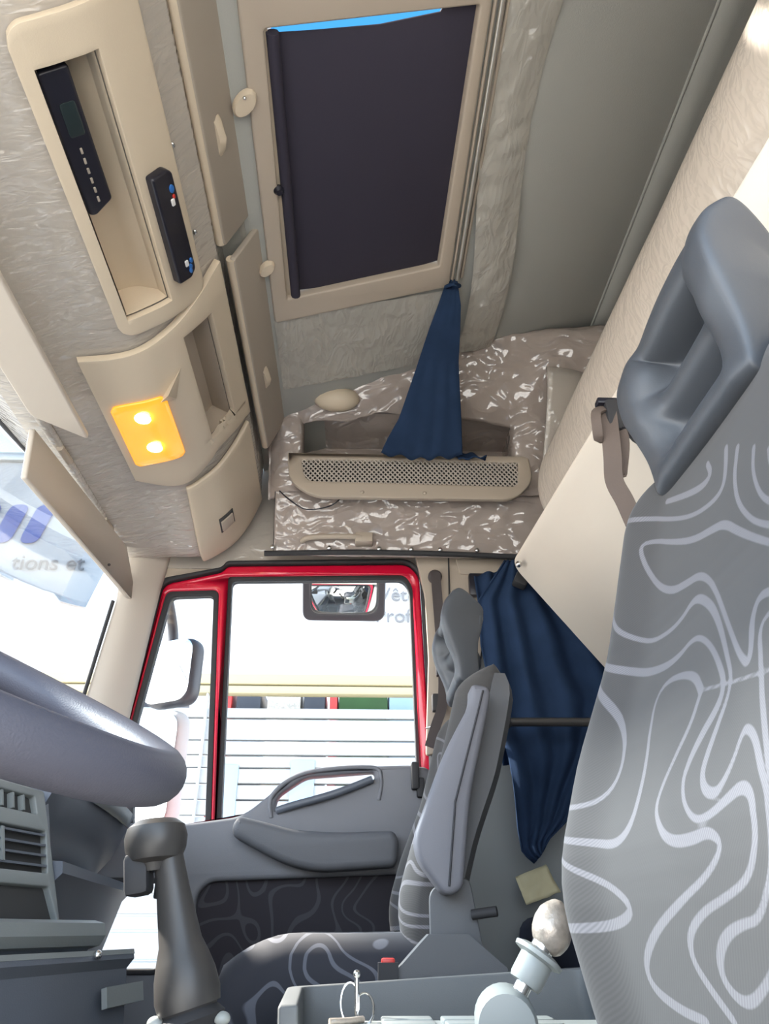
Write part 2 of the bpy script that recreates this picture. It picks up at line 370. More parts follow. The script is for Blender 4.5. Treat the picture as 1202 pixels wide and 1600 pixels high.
# passenger windscreen pillar
def pillar(u, v):
    z = lerp(0.80, 1.70, v)
    xf = interp(z, [0.8, 1.16, 1.43, 1.70], [-0.79, -0.752, -0.722, -0.695]); xr = interp(z, [0.8, 1.09, 1.50, 1.62], [-0.68, -0.652, -0.622, -0.605])
    s = u*PI
    return (lerp(xf, xr, u), 2.06+0.07*u - 0.018*math.sin(s), z)
p = struct(sheet('trim_2', pillar, 10, 14, 'visor')); solid(p, 0.012)
tube('seal', [(-0.728, 2.05, 1.44), (-0.758, 2.05, 1.16), (-0.79, 2.05, 0.82)], 0.006, 'rubber', p, 8)
tube('joint', [pillar(0.05, .93), pillar(.5, .92), pillar(.95, .93)], 0.0015, 'hollow', p, 6)

# windscreen: bowed pane in a rubber surround
def wsx(y, z): return -0.745 - 0.235*(1-((y-1.08)/1.0)**2)**0.5*0.9 - (1.43-z)*0.115 if abs(y-1.08) < 1.0 else -0.745-(1.43-z)*0.115
w1 = struct(sheet('window_1', lambda u, v: (wsx(0.10+1.96*u, 0.80+0.92*v), 0.10+1.96*u, 0.80+0.92*v), 24, 6, 'glass'))
tube('seal', [(wsx(0.10+1.96*i/24, 1.715), 0.10+1.96*i/24, 1.715) for i in range(25)], 0.02, 'rubber', w1, 8)
tube('seal', [(wsx(0.10+1.96*i/24, 0.81), 0.10+1.96*i/24, 0.81) for i in range(25)], 0.016, 'rubber', w1, 8)

def header(u, v):
    y = 0.0+2.14*u; yy = min(max(y, 0.10), 2.06); x1 = wsx(yy, 1.73)-0.02
    return (lerp(-0.712, x1, v), y, lerp(1.604, 1.735, v**1.3))
solid(struct(sheet('trim_3', header, 24, 8, 'wrap')), 0.015, 1.0)

# ---------------------------------------------------------------- passenger door
D = XZ(2.15)
door = struct(plate('door_1', [rc([(-0.66, 0.80, .02), (-0.655, 1.10, .05), (-0.618, 1.54, .03), (-0.44, 1.585, .03), (-0.425, 1.606, .02), (0.15, 1.622, .05), (0.187, 1.58, .05), (0.207, 0.95, .02)], 0.03),
      rc([(-0.612, 0.83), (-0.648, 1.09, .05), (-0.605, 1.515), (-0.445, 1.523), (-0.390, 0.83)], 0.02),
      rc([(-0.383, 0.82), (-0.427, 1.575), (0.145, 1.590, .05), (0.172, 1.545, .05), (0.184, 0.88)], 0.02)], D, 0.035, 'red', off=0.0, bevel=0.008))
struct(plate('trim_7', [[(-0.76, 1.48), (-0.66, 1.48), (-0.64, 1.555), (-0.44, 1.600), (-0.43, 1.622), (0.22, 1.640), (0.22, 1.75), (-0.76, 1.75)]], XZ(2.165), 0.02, 'beige2', off=0.0, bevel=0.001))
def ring(name, outer, inner, mat, t, off, bev=0.003):
    return plate(name, [rc(outer, 0.02), rc(inner, 0.02)], D, t, mat, door, off=off, bevel=bev)
QO = [(-0.612, 0.82), (-0.652, 1.09, .05), (-0.608, 1.518), (-0.444, 1.525), (-0.389, 0.82)]
QI = [(-0.599, 0.838), (-0.635, 1.09, .05), (-0.590, 1.500), (-0.459, 1.507), (-0.407, 0.838)]
ring('quarter_seal', QO, QI, 'rubber', 0.03, -0.004)
MO = [(-0.382, 0.81), (-0.425, 1.577), (0.145, 1.592, .05), (0.173, 1.545, .05), (0.186, 0.88)]
MI = [(-0.364, 0.83), (-0.407, 1.558), (0.133, 1.570, .04), (0.154, 1.535, .04), (0.167, 0.90)]
ring('window_seal', MO, MI, 'rubber', 0.03, -0.006)
plate('outer_seal', [rc([(-0.685, 0.755, .02), (-0.672, 1.10, .05), (-0.632, 1.555, .03), (-0.44, 1.598, .02), (-0.428, 1.620, .02), (0.155, 1.637, .05), (0.203, 1.585, .05), (0.240, 0.755, .02)], 0.03),
      rc([(-0.66, 0.785, .02), (-0.654, 1.10, .05), (-0.617, 1.541, .03), (-0.44, 1.586, .03), (-0.425, 1.607, .02), (0.15, 1.623, .05), (0.188, 1.58, .05), (0.212, 0.785, .02)], 0.03)], D, 0.03, 'rubber', door, off=0.012, bevel=0.006)
plate('quarter_pane', [rc(QI, .02)], D, 0.004, 'glass', door, off=-0.012, bevel=0.0005)
plate('window_pane', [rc(MI, .02)], D, 0.004, 'glass', door, off=-0.012, bevel=0.0005)
plate('outer_skin', [rc([(-0.69, 0.05), (-0.66, 0.825), (0.215, 0.825), (0.24, 0.05)], .03), rc([(-0.655, 0.75, .02), (-0.45, 0.75, .03), (-0.42, 0.46, .02), (-0.665, 0.46, .02)])], D, 0.02, 'red', door, off=-0.04, bevel=0.005)
# raised lining panel with the pull opening, and the kerb window low at the front
PAN = [(-0.70, 0.845, .01), (-0.605, 0.842, .02), (-0.46, 0.838, .02), (-0.305, 0.858, .05), (-0.245, 0.905, .06), (-0.165, 0.975, .05), (-0.10, 0.985, .05), (0.145, 0.992, .01), (0.20, 0.985, .02), (0.215, 0.80, .05), (0.215, 0.10, .03), (-0.70, 0.10, .03)]
GRAB = [(-0.220, 0.870, .012), (-0.214, 0.908, .02), (-0.140, 0.957, .02), (0.045, 0.972, .01), (0.048, 0.955, .01), (-0.06, 0.918, .03), (-0.19, 0.882, .02)]
LOWW = [(-0.70+0.03, 0.70, .02), (-0.485, 0.700, .03), (-0.466, 0.64, .03), (-0.468, 0.515, .02), (-0.67, 0.515, .02)]
POCK = [(-0.400, 0.675, .03), (-0.372, 0.704, .03), (0.120, 0.722, .02), (0.140, 0.64, .03), (0.140, 0.25, .03), (-0.40, 0.25, .03)]
pan = plate('lining_panel', [rc(PAN), rc(GRAB), rc(LOWW), rc(POCK)], D, 0.05, 'door', door, off=0.045, bevel=0.012)
plate('fabric_insert', [rc([(-0.41, 0.68, .03), (-0.375, 0.712, .03), (0.13, 0.73, .02), (0.15, 0.64, .03), (0.15, 0.24, .03), (-0.41, 0.24, .03)])], D, 0.02, 'swirld', door, off=0.018, bevel=0.004)
plate('kerb_pane', [rc(LOWW)], D, 0.004, 'glass', door, off=0.0, bevel=0.0005)
plate('kerb_seal', [rc([(a[0]+(0.012 if a[0] > -.55 else -0.012), a[1]+(0.012 if a[1] > .6 else -0.012), .03) for a in LOWW]), rc(LOWW)], D, 0.03, 'rubber', door, off=0.052, bevel=0.004)
ARM = [(-0.318, 0.825, .02), (-0.305, 0.852, .02), (-0.235, 0.838, .05), (-0.166, 0.820, .06), (-0.063, 0.813, .06), (0.095, 0.818, .015), (0.108, 0.795, .01), (0.103, 0.735, .02), (-0.10, 0.722, .06), (-0.185, 0.742, .06), (-0.312, 0.803, .02)]
plate('armrest', [rc(ARM)], D, 0.085, 'doord', door, off=0.118, bevel=0.018)
# pull bar: the lower lip of the opening, and its moulded rim
tube('pull_handle', smooth_path([(-0.212, 2.105, 0.872), (-0.17, 2.095, 0.884), (-0.06, 2.092, 0.914), (0.04, 2.097, 0.952)], 6), 0.010, 'dash', door, 10)
tube('pull_rim', smooth_path([(-0.226, 2.106, 0.855), (-0.226, 2.105, 0.912), (-0.142, 2.105, 0.968), (0.035, 2.105, 0.984), (0.064, 2.106, 0.955), (0.058, 2.107, 0.90)], 6), 0.006, 'door', door, 8)
box('door_catch', (0.146, 2.075, 0.925), (0.166, 2.11, 0.995), 'rubber', door, 0.004)
box('catch_lever', (0.160, 2.08, 0.905), (0.18, 2.105, 0.955), 'rubber', door, 0.004)
for a in ((-0.575, 1.575), (-0.545, 1.588)): pass

# ---------------------------------------------------------------- rubber edge over the door with studs
tr = struct(tube('trim_4', smooth_path([(-0.30, 2.07, 1.612), (0.0, 2.062, 1.618), (0.28, 2.058, 1.614), (0.50, 2.055, 1.606)], 8), 0.009, 'rubber', None, 8))
for px in (-0.275, -0.10, 0.055, 0.155, 0.245, 0.36):
    ball('stud', (px, 2.054, 1.628), 0.0075, 'metal', tr, (1, 0.6, 1), 8)

# ================================================================= OUTSIDE
GZ = -1.25
struct(box('ground', (-60, -40, GZ-0.1), (60, 60, GZ), 'ground', bevel=0.0))
tr_ = thing('flatbed_trailer', 'white board-sided trailer with cream top rail parked outside the passenger window', 'trailer', (-1.0, 4.6, GZ))
zs = [0.36, 0.455, 0.588, 0.662, 0.76, 0.86, 0.96, 1.06, 1.153, 1.238, 1.325, 1.413, 1.485, 1.57, 1.70, 1.766]
for i in range(len(zs)-1):
    dz = zs[i+1]-zs[i]
    box('board', (-6.2, 4.5 + 0.006*(i % 2), zs[i]+0.005), (3.2, 4.55, zs[i+1]-0.005), 'trailer', tr_, 0.006)
box('top_rail', (-6.2, 4.47, 1.90), (3.2, 4.56, 1.965), 'rail', tr_, 0.01)
box('top_rail', (-6.2, 4.48, 1.845), (3.2, 4.56, 1.895), 'rail', tr_, 0.01)
for x in (-5.0, -3.6, -2.2, -0.92, 0.42, 1.8): box('post', (x, 4.46, 0.30), (x+0.012, 4.50, 1.84), 'facade', tr_, 0.003)
for x, wd in ((-0.76, 0.10), (-0.34, 0.17), (0.40-.55, 0.12)): 
    pass
box('door_panel', (-0.79, 4.488, 0.95), (-0.69, 4.503, 1.43), 'post', tr_, 0.004)
box('door_panel', (-0.39, 4.488, 0.95), (-0.25, 4.503, 1.46), 'post', tr_, 0.004)
box('chassis', (-6.2, 4.7, -0.1), (3.2, 6.8, 0.30), 'shell', tr_, 0.02)
for x in (-4.6, -3.3, 1.2, 2.4): lathe('tyre', [(0.18, -0.14), (0.45, -0.14), (0.5, -0.09), (0.5, 0.09), (0.45, 0.14), (0.18, 0.14)], (x, 4.75, GZ+0.5), (0, 1, 0), 'rubber', tr_, 28)
# what shows through the slot between the rail and the boards: load of crates
lo_ = [(-1.7, 0.5, 'shell'), (-0.93, .10, 'redk'), (-0.80, 0.16, 'shell'), (-0.60, .22, 'tape'), (-0.36, .14, 'shell'), (-0.19, .05, 'redk'), (-0.13, .32, 'hedge'), (0.20, 0.20, 'post'), (0.42, .22, 'tape'), (0.66, .7, 'shell')]
for i, (x, wd, m_) in enumerate(lo_):
    b = box('crate', (x, 4.85, 0.9), (x+wd, 5.3, 2.0), m_, None, 0.01)
    tag(b, ['large dark crate at the front end of the trailer', 'narrow red crate behind the quarter window post', 'dark crate right of the narrow red crate on the trailer', 'pale tan crate on the trailer above the boards', 'dark crate beside the thin red upright on the trailer', 'thin red upright in the slot under the cream rail', 'green covered crate in the slot under the cream rail', 'light blue crate right of the green one on the trailer', 'tan crate right of the blue one on the trailer', 'wide dark crate at the right end of the slot'][i], 'crate', 'load behind the trailer boards')
# the white building behind with its sign
bl = thing('depot_building', 'white depot building with blue bar emblem and grey lettering beyond the trailer', 'building', (-2, 14, GZ))
box('wall', (-26, 14.0, GZ), (16, 16, 9.6), 'facade', bl, 0.02)
box('roof_edge', (-26, 13.9, 9.6), (16, 16, 9.8), 'alu', bl, 0.02)
BX = XZ(13.98)
for i in range(5):
    x0 = -9.42+0.57*i
    plate('emblem_bar', [rc([(x0, 7.58), (x0+0.38, 7.58), (x0+0.62, 8.50), (x0+0.22, 8.50)], 0.18)], BX, 0.03, 'signblue', bl, off=0.03, bevel=0.005)
text('lettering', 'tions et', 0.48, frame_m((-7.15, 13.95, 6.98), (1, 0, 0), (0, 0, 1)), 'signgrey', bl, 0.02)
text('lettering', 'V\u00eate', 0.42, frame_m((0.36, 13.95, 6.40), (1, 0, 0), (0, 0, 1)), 'signgrey', bl, 0.02)
text('lettering', 'Profes', 0.42, frame_m((0.30, 13.95, 5.94), (1, 0, 0), (0, 0, 1)), 'signgrey', bl, 0.02)

# outer sun visor above the windscreen: smoked sheet following the cab front
def ovx(y): return -0.80-0.36*max(0, 1-((y-1.1)/1.28)**2)**0.5
def ov(u, v):
    y = 1.1-1.275*math.cos(PI*u); s = ovx(y)
    return (s-0.10*(1-v), y, lerp(1.545+0.01*math.sin(PI*u), 1.90, v))
ovt = thing('outer_sun_visor', 'smoked clear outer sun visor above the windscreen outside', 'visor', (-1.1, 1.1, 1.55))
o = sheet('visor_sheet', ov, 48, 6, 'tint', ovt); solid(o, 0.004)
tube('edge_strip', [ov(i/48, 0) for i in range(49)], 0.004, 'facade', ovt, 6)
for u in (0.12, 0.5, 0.88):
    q = Vector(ov(u, .8)); tube('bracket', [q, q+Vector((0.16, 0, 0.02))], 0.012, 'shell', ovt, 8)

# mirrors outside the passenger door
km = thing('kerb_mirror', 'black framed kerb mirror hanging above the passenger window outside', 'mirror', (-0.06, 2.6, 1.6))
KT = math.radians(27)
KF = frame_m((-0.062, 2.60, 1.702), (1, 0, 0), (0, -math.sin(KT), math.cos(KT)))
plate('housing', [rc([(-0.156, -0.098, .035), (-0.160, 0.104, .02), (0.158, 0.104, .02), (0.156, -0.098, .04)])], KF, 0.05, 'shell', km, off=0.0, bevel=0.018)
plate('mirror_rim', [rc([(-0.154, -0.096, .035), (-0.158, 0.102, .02), (0.156, 0.102, .02), (0.154, -0.096, .04)]), rc([(-0.126, -0.070, .04), (-0.130, 0.080, .02), (0.128, 0.080, .02), (0.126, -0.070, .045)])], KF, 0.03, 'shell', km, off=0.026, bevel=0.006)
def kmf(u, v):
    a, b = 2*u-1, 2*v-1
    return KF @ Vector((0.138*a, 0.005+0.084*b, -0.004+0.022*(1-0.6*a*a-0.4*b*b)))
sheet('mirror_glass', kmf, 24, 18, 'mirror', km)
tube('bracket', smooth_path([(-0.06, 2.63, 1.77), (-0.06, 2.60, 1.90), (-0.06, 2.35, 1.96), (-0.06, 2.2, 1.95)], 5), 0.016, 'shell', km)
def wing(name, label, x0, x1, z0, z1, y, bulge, mat):
    t = thing(name, label, 'mirror', ((x0+x1)/2, y, z0))
    fm = frame_m(((x0+x1)/2, y, (z0+z1)/2), (1, -0.55, 0), (0, 0, 1)); a, b = (x1-x0)/2*1.12, (z1-z0)/2
    plate('housing', [rc([(-a, -b), (-a*0.96, b), (a, b*0.97), (a*1.02, -b)], min(a, b)*0.55, 8)], fm, 0.07, mat, t, off=0.0, bevel=0.025)
    plate('mirror_glass', [rc([(-a*.92, -b*.93), (-a*.9, b*.93), (a*.93, b*.9), (a*.94, -b*.93)], min(a, b)*0.5, 8)], fm, 0.006, 'mirror', t, off=0.005, bevel=0.001)
    return t
wm = wing('wide_angle_mirror', 'small wide-angle door mirror above the tall one by the front pillar', -0.76, -0.575, 1.265, 1.505, 2.55, 0.02, 'shell')
tube('mirror_arm', smooth_path([(-0.70, 2.20, 1.70), (-0.69, 2.4, 1.66), (-0.68, 2.56, 1.56), (-0.67, 2.58, 1.47)], 6), 0.018, 'shell', wm)
wm2 = wing('tall_door_mirror', 'tall white door mirror low beside the front pillar outside', -0.79, -0.590, 0.86, 1.250, 2.55, 0.02, 'facade')
tube('mirror_arm', smooth_path([(-0.68, 2.20, 0.78), (-0.68, 2.45, 0.78), (-0.68, 2.57, 0.84), (-0.68, 2.58, 0.9)], 6), 0.018, 'shell', wm2)

# ================================================================= OVERHEAD CONSOLE
PR = [(-0.78, 1.60), (-0.716, 1.60), (-0.60, 1.65), (-0.50, 1.68), (-0.45, 1.710), (-0.41, 1.744), (-0.37, 1.80), (-0.345, 1.845), (-0.325, 1.88)]
PRV = smooth_path([(a, 0, b) for a, b in PR], 5)
PRV = [Vector((p.x, p.z)) for p in PRV]
arc = [0.0]
for a, b in zip(PRV, PRV[1:]): arc.append(arc[-1]+(b-a).length)
def pro(s):
    """point and outward (down and rearward) normal at the arc position s of the console profile"""
    for i in range(len(arc)-1):
        if s <= arc[i+1] or i == len(arc)-2:
            t = (s-arc[i])/(arc[i+1]-arc[i]); d = (PRV[i+1]-PRV[i]).normalized()
            return PRV[i]+(PRV[i+1]-PRV[i])*t, Vector((d.y, -d.x))
def s_at(x):
    for i in range(len(arc)-1):
        if PRV[i].x <= x <= PRV[i+1].x: return lerp(arc[i], arc[i+1], (x-PRV[i].x)/(PRV[i+1].x-PRV[i].x))
    return arc[-1]
def cpt(s, y, lift=0.0):
    p, n = pro(s); q = p+n*lift; t = max(0, min(1, (y-1.72)/0.36)); t = t*t*(3-2*t)
    return (q.x, y, q.y-0.082*t*max(0, 1-abs(q.x+.50)/.24)**0.7)
ET = arc[-1]
REC = (s_at(-0.487), s_at(-0.412), 0.628, 1.13, 0.075)      # deep tray of the storage frame
SLT = (s_at(-0.412), s_at(-0.362), 1.238, 1.625, 0.060)     # slot in the lamp panel
con = thing('overhead_console', 'long film-wrapped overhead console above the windscreen', 'console', (-0.5, 1.1, 1.6))
svals = sorted(set([0.0, ET] + [ET*i/34 for i in range(35)] + [REC[0], REC[0]+1e-3, REC[1]-1e-3, REC[1], SLT[0]+.0005, SLT[0]+1.5e-3, SLT[1]-1e-3, SLT[1]]))
yv = [0.04, 0.3, 0.5] + [REC[2], REC[2]+1e-3, 0.8, 0.95, REC[3]-1e-3, REC[3]] + [SLT[2], SLT[2]+1e-3, 1.35, 1.5, SLT[3]-1e-3, SLT[3], 1.75, 1.82, 1.9, 1.96, 2.0, 2.04, 2.08, 2.105, 2.12, 2.126]
def depth(s, y):
    for a, b, c, d, q in (REC, SLT):
        if a+5e-4 < s < b-5e-4 and c+5e-4 < y < d-5e-4: return -q
    return 0.0
rings = []
for y in yv:
    e_ = min(1, max(0, (y-2.04)/0.086)); pull = 0.05*(1-math.sqrt(max(0, 1-e_*e_)))
    r = [cpt(s, y, depth(s, y)-pull + (0.0015*nz(s*6, y*3, 0, 3) if not depth(s, y) else 0)) for s in svals]
    r += [(-0.335, y, 1.99), (-0.78, y, 1.99)]
    rings.append(r)
loft('body', rings, 'wrap', con, sharp=30)
# header edge strip
tube('header_edge', [(-0.716, 0.02+2.08*i/60, 1.597+0.002*nz(i, 0, 0, 1.3)) for i in range(61)], 0.007, 'wrap', con, 8)
# storage frame (beige) with its hole, following the profile
def on_profile(name, s0, s1, y0, y1, mat, t=0.012, holes=(), ns=26, ny=26, parent=con, lift=0.004, bev=0.004, yfn=None):
    ss = sorted(set([lerp(s0, s1, i/ns) for i in range(ns+1)] + [h for H in holes for h in H[:2]]))
    ys = sorted(set([lerp(y0, y1, i/ny) for i in range(ny+1)] + [h for H in holes for h in H[2:]]))
    def fn(i, j):
        y = ys[j]
        if yfn: y = yfn(ss[i], (ys[j]-y0)/(y1-y0), y)
        return cpt(ss[i], y, lift+t/2)
    V = [fn(i, j) for j in range(len(ys)) for i in range(len(ss))]; n = len(ss)
    F = []
    for j in range(len(ys)-1):
        for i in range(n-1):
            cs, cy = (ss[i]+ss[i+1])/2, (ys[j]+ys[j+1])/2
            if any(a < cs < b and c < cy < d for a, b, c, d in holes): continue
            F.append([j*n+i, j*n+i+1, (j+1)*n+i+1, (j+1)*n+i])
    used = sorted({v for f in F for v in f}); mp = {v: k for k, v in enumerate(used)}
    o = mk(name, [V[v] for v in used], [[mp[v] for v in f] for f in F], mat, parent, smooth=True, sharp=40)
    return solid(o, t, 0.0, bev)
def rounded(s0, s1, y0, y1, r):
    """squeeze the Y ends near the s edges so that the corners of a profile panel come out round"""
    def f(s, v, y):
        d = min(s-s0, s1-s); q = 0 if d > r else r-math.sqrt(max(0, r*r-(r-d)**2))
        ym = (y0+y1)/2
        if abs(y-ym) < (y1-y0)/2-0.10: return y
        wgt = (abs(y-ym)-((y1-y0)/2-0.10))/0.10
        return y-q*wgt*(1 if y > ym else -1)
    return f
F0, F1 = s_at(-0.507), s_at(-0.362)
fr = on_profile('storage_tray', F0, F1, 0.565, 1.172, 'beige', 0.014, [(REC[0], REC[1], REC[2], REC[3])], ns=40, ny=44, yfn=rounded(F0, F1, 0.565, 1.172, 0.03))
def tray_lining(u, v): return cpt(lerp(REC[0]+2e-3, REC[1]-2e-3, u), lerp(REC[2]+2e-3, REC[3]-2e-3, v), -0.070 + 0.045*(u**3))
sheet('tray_floor', tray_lining, 12, 6, 'beige', fr)
for yy, nm in ((REC[2]+.003, 'tray_end'), (REC[3]-.003, 'tray_end')):
    V = [cpt(lerp(REC[0]+.001, REC[1]-.001, i/6), yy, l_) for l_ in (0.004, -0.074) for i in range(7)]
    mk(nm, V, [[i, i+1, i+8, i+7] for i in range(6)], 'beige', fr)
for s_, nm in ((REC[0]+.002, 'tray_side'), (REC[1]-.002, 'tray_side')):
    V = [cpt(s_, y, l_) for y in (REC[2]+.001, REC[3]-.001) for l_ in (0.004, -0.072)]
    mk(nm, V, [[0, 1, 3, 2]], 'beige', fr)
# map-lamp panel: beige moulding with slot and lens
LP0, LP1 = s_at(-0.606), s_at(-0.333)
def lampy(s, v, y):
    t = (s-LP0)/(LP1-LP0)
    return y + (1-v)*(-0.075*max(0, t-0.45)/0.55 + 0.012*math.sin(PI*min(1, t/.45))) + v*(0.07*math.sin(PI*min(1, t/.62))-0.01*t)
lp = on_profile('lamp_panel', LP0, LP1, 1.212, 1.68, 'beige', 0.016, [(SLT[0], SLT[1], SLT[2], SLT[3])], ns=40, ny=30, yfn=lambda s, v, y: lampy(s, 0, y) if v == 0 else (y if y <= SLT[3]+.001 else lampy(s, (y-SLT[3])/(1.68-SLT[3]), y)))
def slot_lining(u, v): return cpt(lerp(SLT[0]+1e-3, SLT[1]-1e-3, u), lerp(SLT[2]+2e-3, SLT[3]-2e-3, v), -0.055)
sheet('slot_floor', slot_lining, 6, 6, 'beige2', lp)
for yy in (SLT[2]+.003, SLT[3]-.003):
    V = [cpt(lerp(SLT[0]+.001, SLT[1]-.001, i/6), yy, l_) for l_ in (0.004, -0.058) for i in range(7)]
    mk('slot_end', V, [[i, i+1, i+8, i+7] for i in range(6)], 'beige2', lp)
for s_ in (SLT[0]+.003, SLT[1]-.002):
    V = [cpt(s_, y, l_) for y in (SLT[2]+.001, SLT[3]-.001) for l_ in (0.004, -0.057)]
    mk('slot_side', V, [[0, 1, 3, 2]], 'beige2', lp)
# raised crease beside the lens
V = [cpt(s_at(-0.492), 1.40, 0.022), cpt(s_at(-0.43), 1.315, 0.022), cpt(s_at(-0.455), 1.405, 0.022), cpt(s_at(-0.47), 1.36, 0.040)]
mk('crease', V, [[0, 1, 3], [1, 2, 3], [2, 0, 3]], 'beige', lp)
L0, L1 = s_at(-0.588), s_at(-0.472)
ln = on_profile('lamp_lens', L0, L1, 1.372, 1.618, 'lens', 0.008, ns=14, ny=10, lift=0.019, bev=0.003, parent=lp, yfn=rounded(L0, L1, 1.372, 1.618, 0.015))
for y in (1.425, 1.545):
    s_ = s_at(-0.528); q = cpt(s_, y, 0.028); ball('bulb', q, 0.017, 'bulb', lp, (1.2, 1.2, 0.4), 10)
# passenger-side console locker door with latch
G0, G1 = s_at(-0.495), s_at(-0.338)
ld = on_profile('locker_door', G0, G1, 1.775, 2.085, 'beige', 0.014, ns=24, ny=16, yfn=lambda s, v, y: y + (1-v)*(-0.07*((s-G0)/(G1-G0))**1.5) + v*(0.03*math.sin(PI*(s-G0)/(G1-G0))))
lc = on_profile('latch_shade', s_at(-0.437), s_at(-0.405), 1.945, 2.005, 'hollow', 0.003, ns=4, ny=4, parent=ld, lift=0.018, bev=0.0)  # dark patch on the door, painted as the shade of a recess
on_profile('latch', s_at(-0.434), s_at(-0.408), 1.957, 1.999, 'beige2', 0.006, ns=4, ny=4, parent=ld, lift=0.020, bev=0.002)
for y, s_ in ((0.845, s_at(-0.355)), (1.04, s_at(-0.352)), (1.19, s_at(-0.352))): ball('screw', cpt(s_, y, 0.003), 0.006, 'metal', con, (1, 1, .6), 8)

# upper lockers between the console and the roof
def locker(label, y0, y1, x0, hy):
    t = thing('overhead_locker', label, 'locker', (x0, (y0+y1)/2, 1.88), 'upper lockers over the console')
    fm = frame_m((x0+0.004, 0, 1.896), (0, 1, 0), (0.05, 0, 0.120))         # u across, v up the face; n points rearwards?
    n_ = fm.col[2].xyz; sgn = 1 if n_.x > 0 else -1
    H = 0.120
    plate('door', [rc([(y0, 0.0), (y1, 0.0), (y1, H), (y0, H)], 0.012)], fm, 0.014, 'locker', t, off=0.007*(1 if sgn > 0 else -1)+0.007, bevel=0.004)
    a = Vector((x0, y0+.002, 1.882)); 
    tube('lip', [Vector((x0+0.008, y0+.004, 1.900)), Vector((x0+0.008, y1-.004, 1.900))], 0.011, 'beige', t, 10)
    pc = fm @ Vector((hy, 0.055, 0.012*sgn))
    q = loft('pull', [[fm @ Vector((hy-0.05+dy*k, 0.045+0.018*kk, sgn*(0.010+0.020*dd))) for dy, kk, dd in ((0, 0, 0), (0, 1, 0), (0, 0.5, 1 if 0 < k < 1 else 0))] for k in (0, 0.35, 0.65, 1) for dy in [0.10]][0:4] if False else
             [[fm @ Vector((hy-0.05+0.10*k, 0.04+0.022*kk, sgn*(0.008+0.022*dd*math.sin(PI*k)))) for kk, dd in ((0, 0), (1, 0), (1, .6), (.5, 1), (0, .6))] for k in (0.02, 0.25, 0.5, 0.75, 0.98)], 'beige', t)
    return t
locker('near overhead locker with long flap above the storage tray', 0.25, 1.13, -0.325, 0.90)
locker('far overhead locker above the lit amber lamp', 1.165, 1.905, -0.31, 1.62)
struct(box('trim_5', (-0.345, 0.0, 1.985), (-0.275, 2.2, 2.02), 'roofwrap', bevel=0.008))

# things lying in the console tray
dv = thing('radio_unit', 'dark box with a row of small buttons lying in the tray', 'device', cpt(s_at(-0.465), 0.76, -0.03))
fm = frame_m(cpt(s_at(-0.468), 0.765, -0.012), (0, 1, 0), (pro(s_at(-0.462))[0]-pro(s_at(-0.47))[0]).to_3d().xzy)
sg = 1 if fm.col[2].xyz.z < 0 else -1
plate('casing', [rc([(-0.125, -0.022), (0.12, -0.022), (0.125, -0.010), (0.105, 0.026), (-0.125, 0.026)], 0.006)], fm, 0.035, 'black', dv, off=0.0175 if sg > 0 else 0.0175, bevel=0.004)
for k in range(6): plate('button', [rc([(0.0+0.018*k, 0.000), (0.010+0.018*k, 0.000), (0.010+0.018*k, 0.004), (0.018*k, 0.004)], 0.001, 2)], fm, 0.003, 'tape', dv, off=(0.0195 if sg > 0 else -0.0165), bevel=0.0006)
plate('window', [rc([(-0.075, -0.008), (-0.02, -0.008), (-0.02, 0.018), (-0.075, 0.018)], 0.006)], fm, 0.003, 'dot', dv, off=(0.0195 if sg > 0 else -0.0165), bevel=0.0006)
rm = thing('remote_control', 'slim black remote control with blue keys clipped to the tray edge', 'remote control', cpt(s_at(-0.388), 0.97, 0.02))
fm = frame_m(cpt(s_at(-0.389), 0.965, 0.022), (0, 1, 0), (pro(s_at(-0.38))[0]-pro(s_at(-0.398))[0]).to_3d().xzy)
sg = 1 if fm.col[2].xyz.x > 0 or fm.col[2].xyz.z < 0 else -1
plate('casing', [rc([(-0.115, -0.024), (0.125, -0.024), (0.13, 0.010), (0.115, 0.026), (-0.105, 0.024), (-0.115, 0.012)], 0.006)], fm, 0.026, 'black', rm, off=0.013, bevel=0.005)
for (a, b, r_, m_) in ((-0.078, 0.012, 0.0055, 'blue'), (-0.062, 0.013, .003, 'redk'), (0.100, 0.012, 0.004, 'blue'), (0.088, 0.016, 0.004, 'blue'), (0.110, 0.010, 0.004, 'blue')):
    plate('key', [[(a+r_*1.5*math.cos(2*PI*k/12), b+r_*math.sin(2*PI*k/12)) for k in range(12)]], fm, 0.004, m_, rm, off=0.0155 if sg > 0 else -0.0115, bevel=0.0008)
for (a, b) in ((-0.052, 0.008), (0.088, 0.004)):
    plate('key', [rc([(a-.007, b-.004), (a+.007, b-.004), (a+.007, b+.004), (a-.007, b+.004)], 0.002)], fm, 0.004, 'white', rm, off=0.0155 if sg > 0 else -0.0115, bevel=0.0008)

# sun visors
def panel_quad(name, q, t, mat, parent, r=0.02, bev=0.004):
    """flat board through four corners"""
    q = [Vector(p) for p in q]; u = (q[1]-q[0]).normalized(); v = (q[3]-q[0]); n_ = u.cross(v).normalized(); v = n_.cross(u)
    fm = frame_m(q[0], u, v)
    inv = fm.inverted(); pts = [((inv @ p).x, (inv @ p).y) for p in q]
    return plate(name, [rc(pts, r)], fm, t, mat, parent, off=t/2, bevel=bev)
v1 = thing('sun_visor', 'driver side sun visor folded flat under the console at left', 'sun visor', (-0.66, 0.8, 1.57), 'cab sun visors')
panel_quad('board', [(-0.618, 0.28, 1.563), (-0.618, 1.395, 1.566), (-0.712, 1.300, 1.557), (-0.712, 0.28, 1.557)], 0.014, 'visor', v1, 0.015)
for y in (0.45, 1.2): tube('hinge', [(-0.70, y-.03, 1.572), (-0.70, y+.03, 1.572)], 0.009, 'beige2', v1, 8)
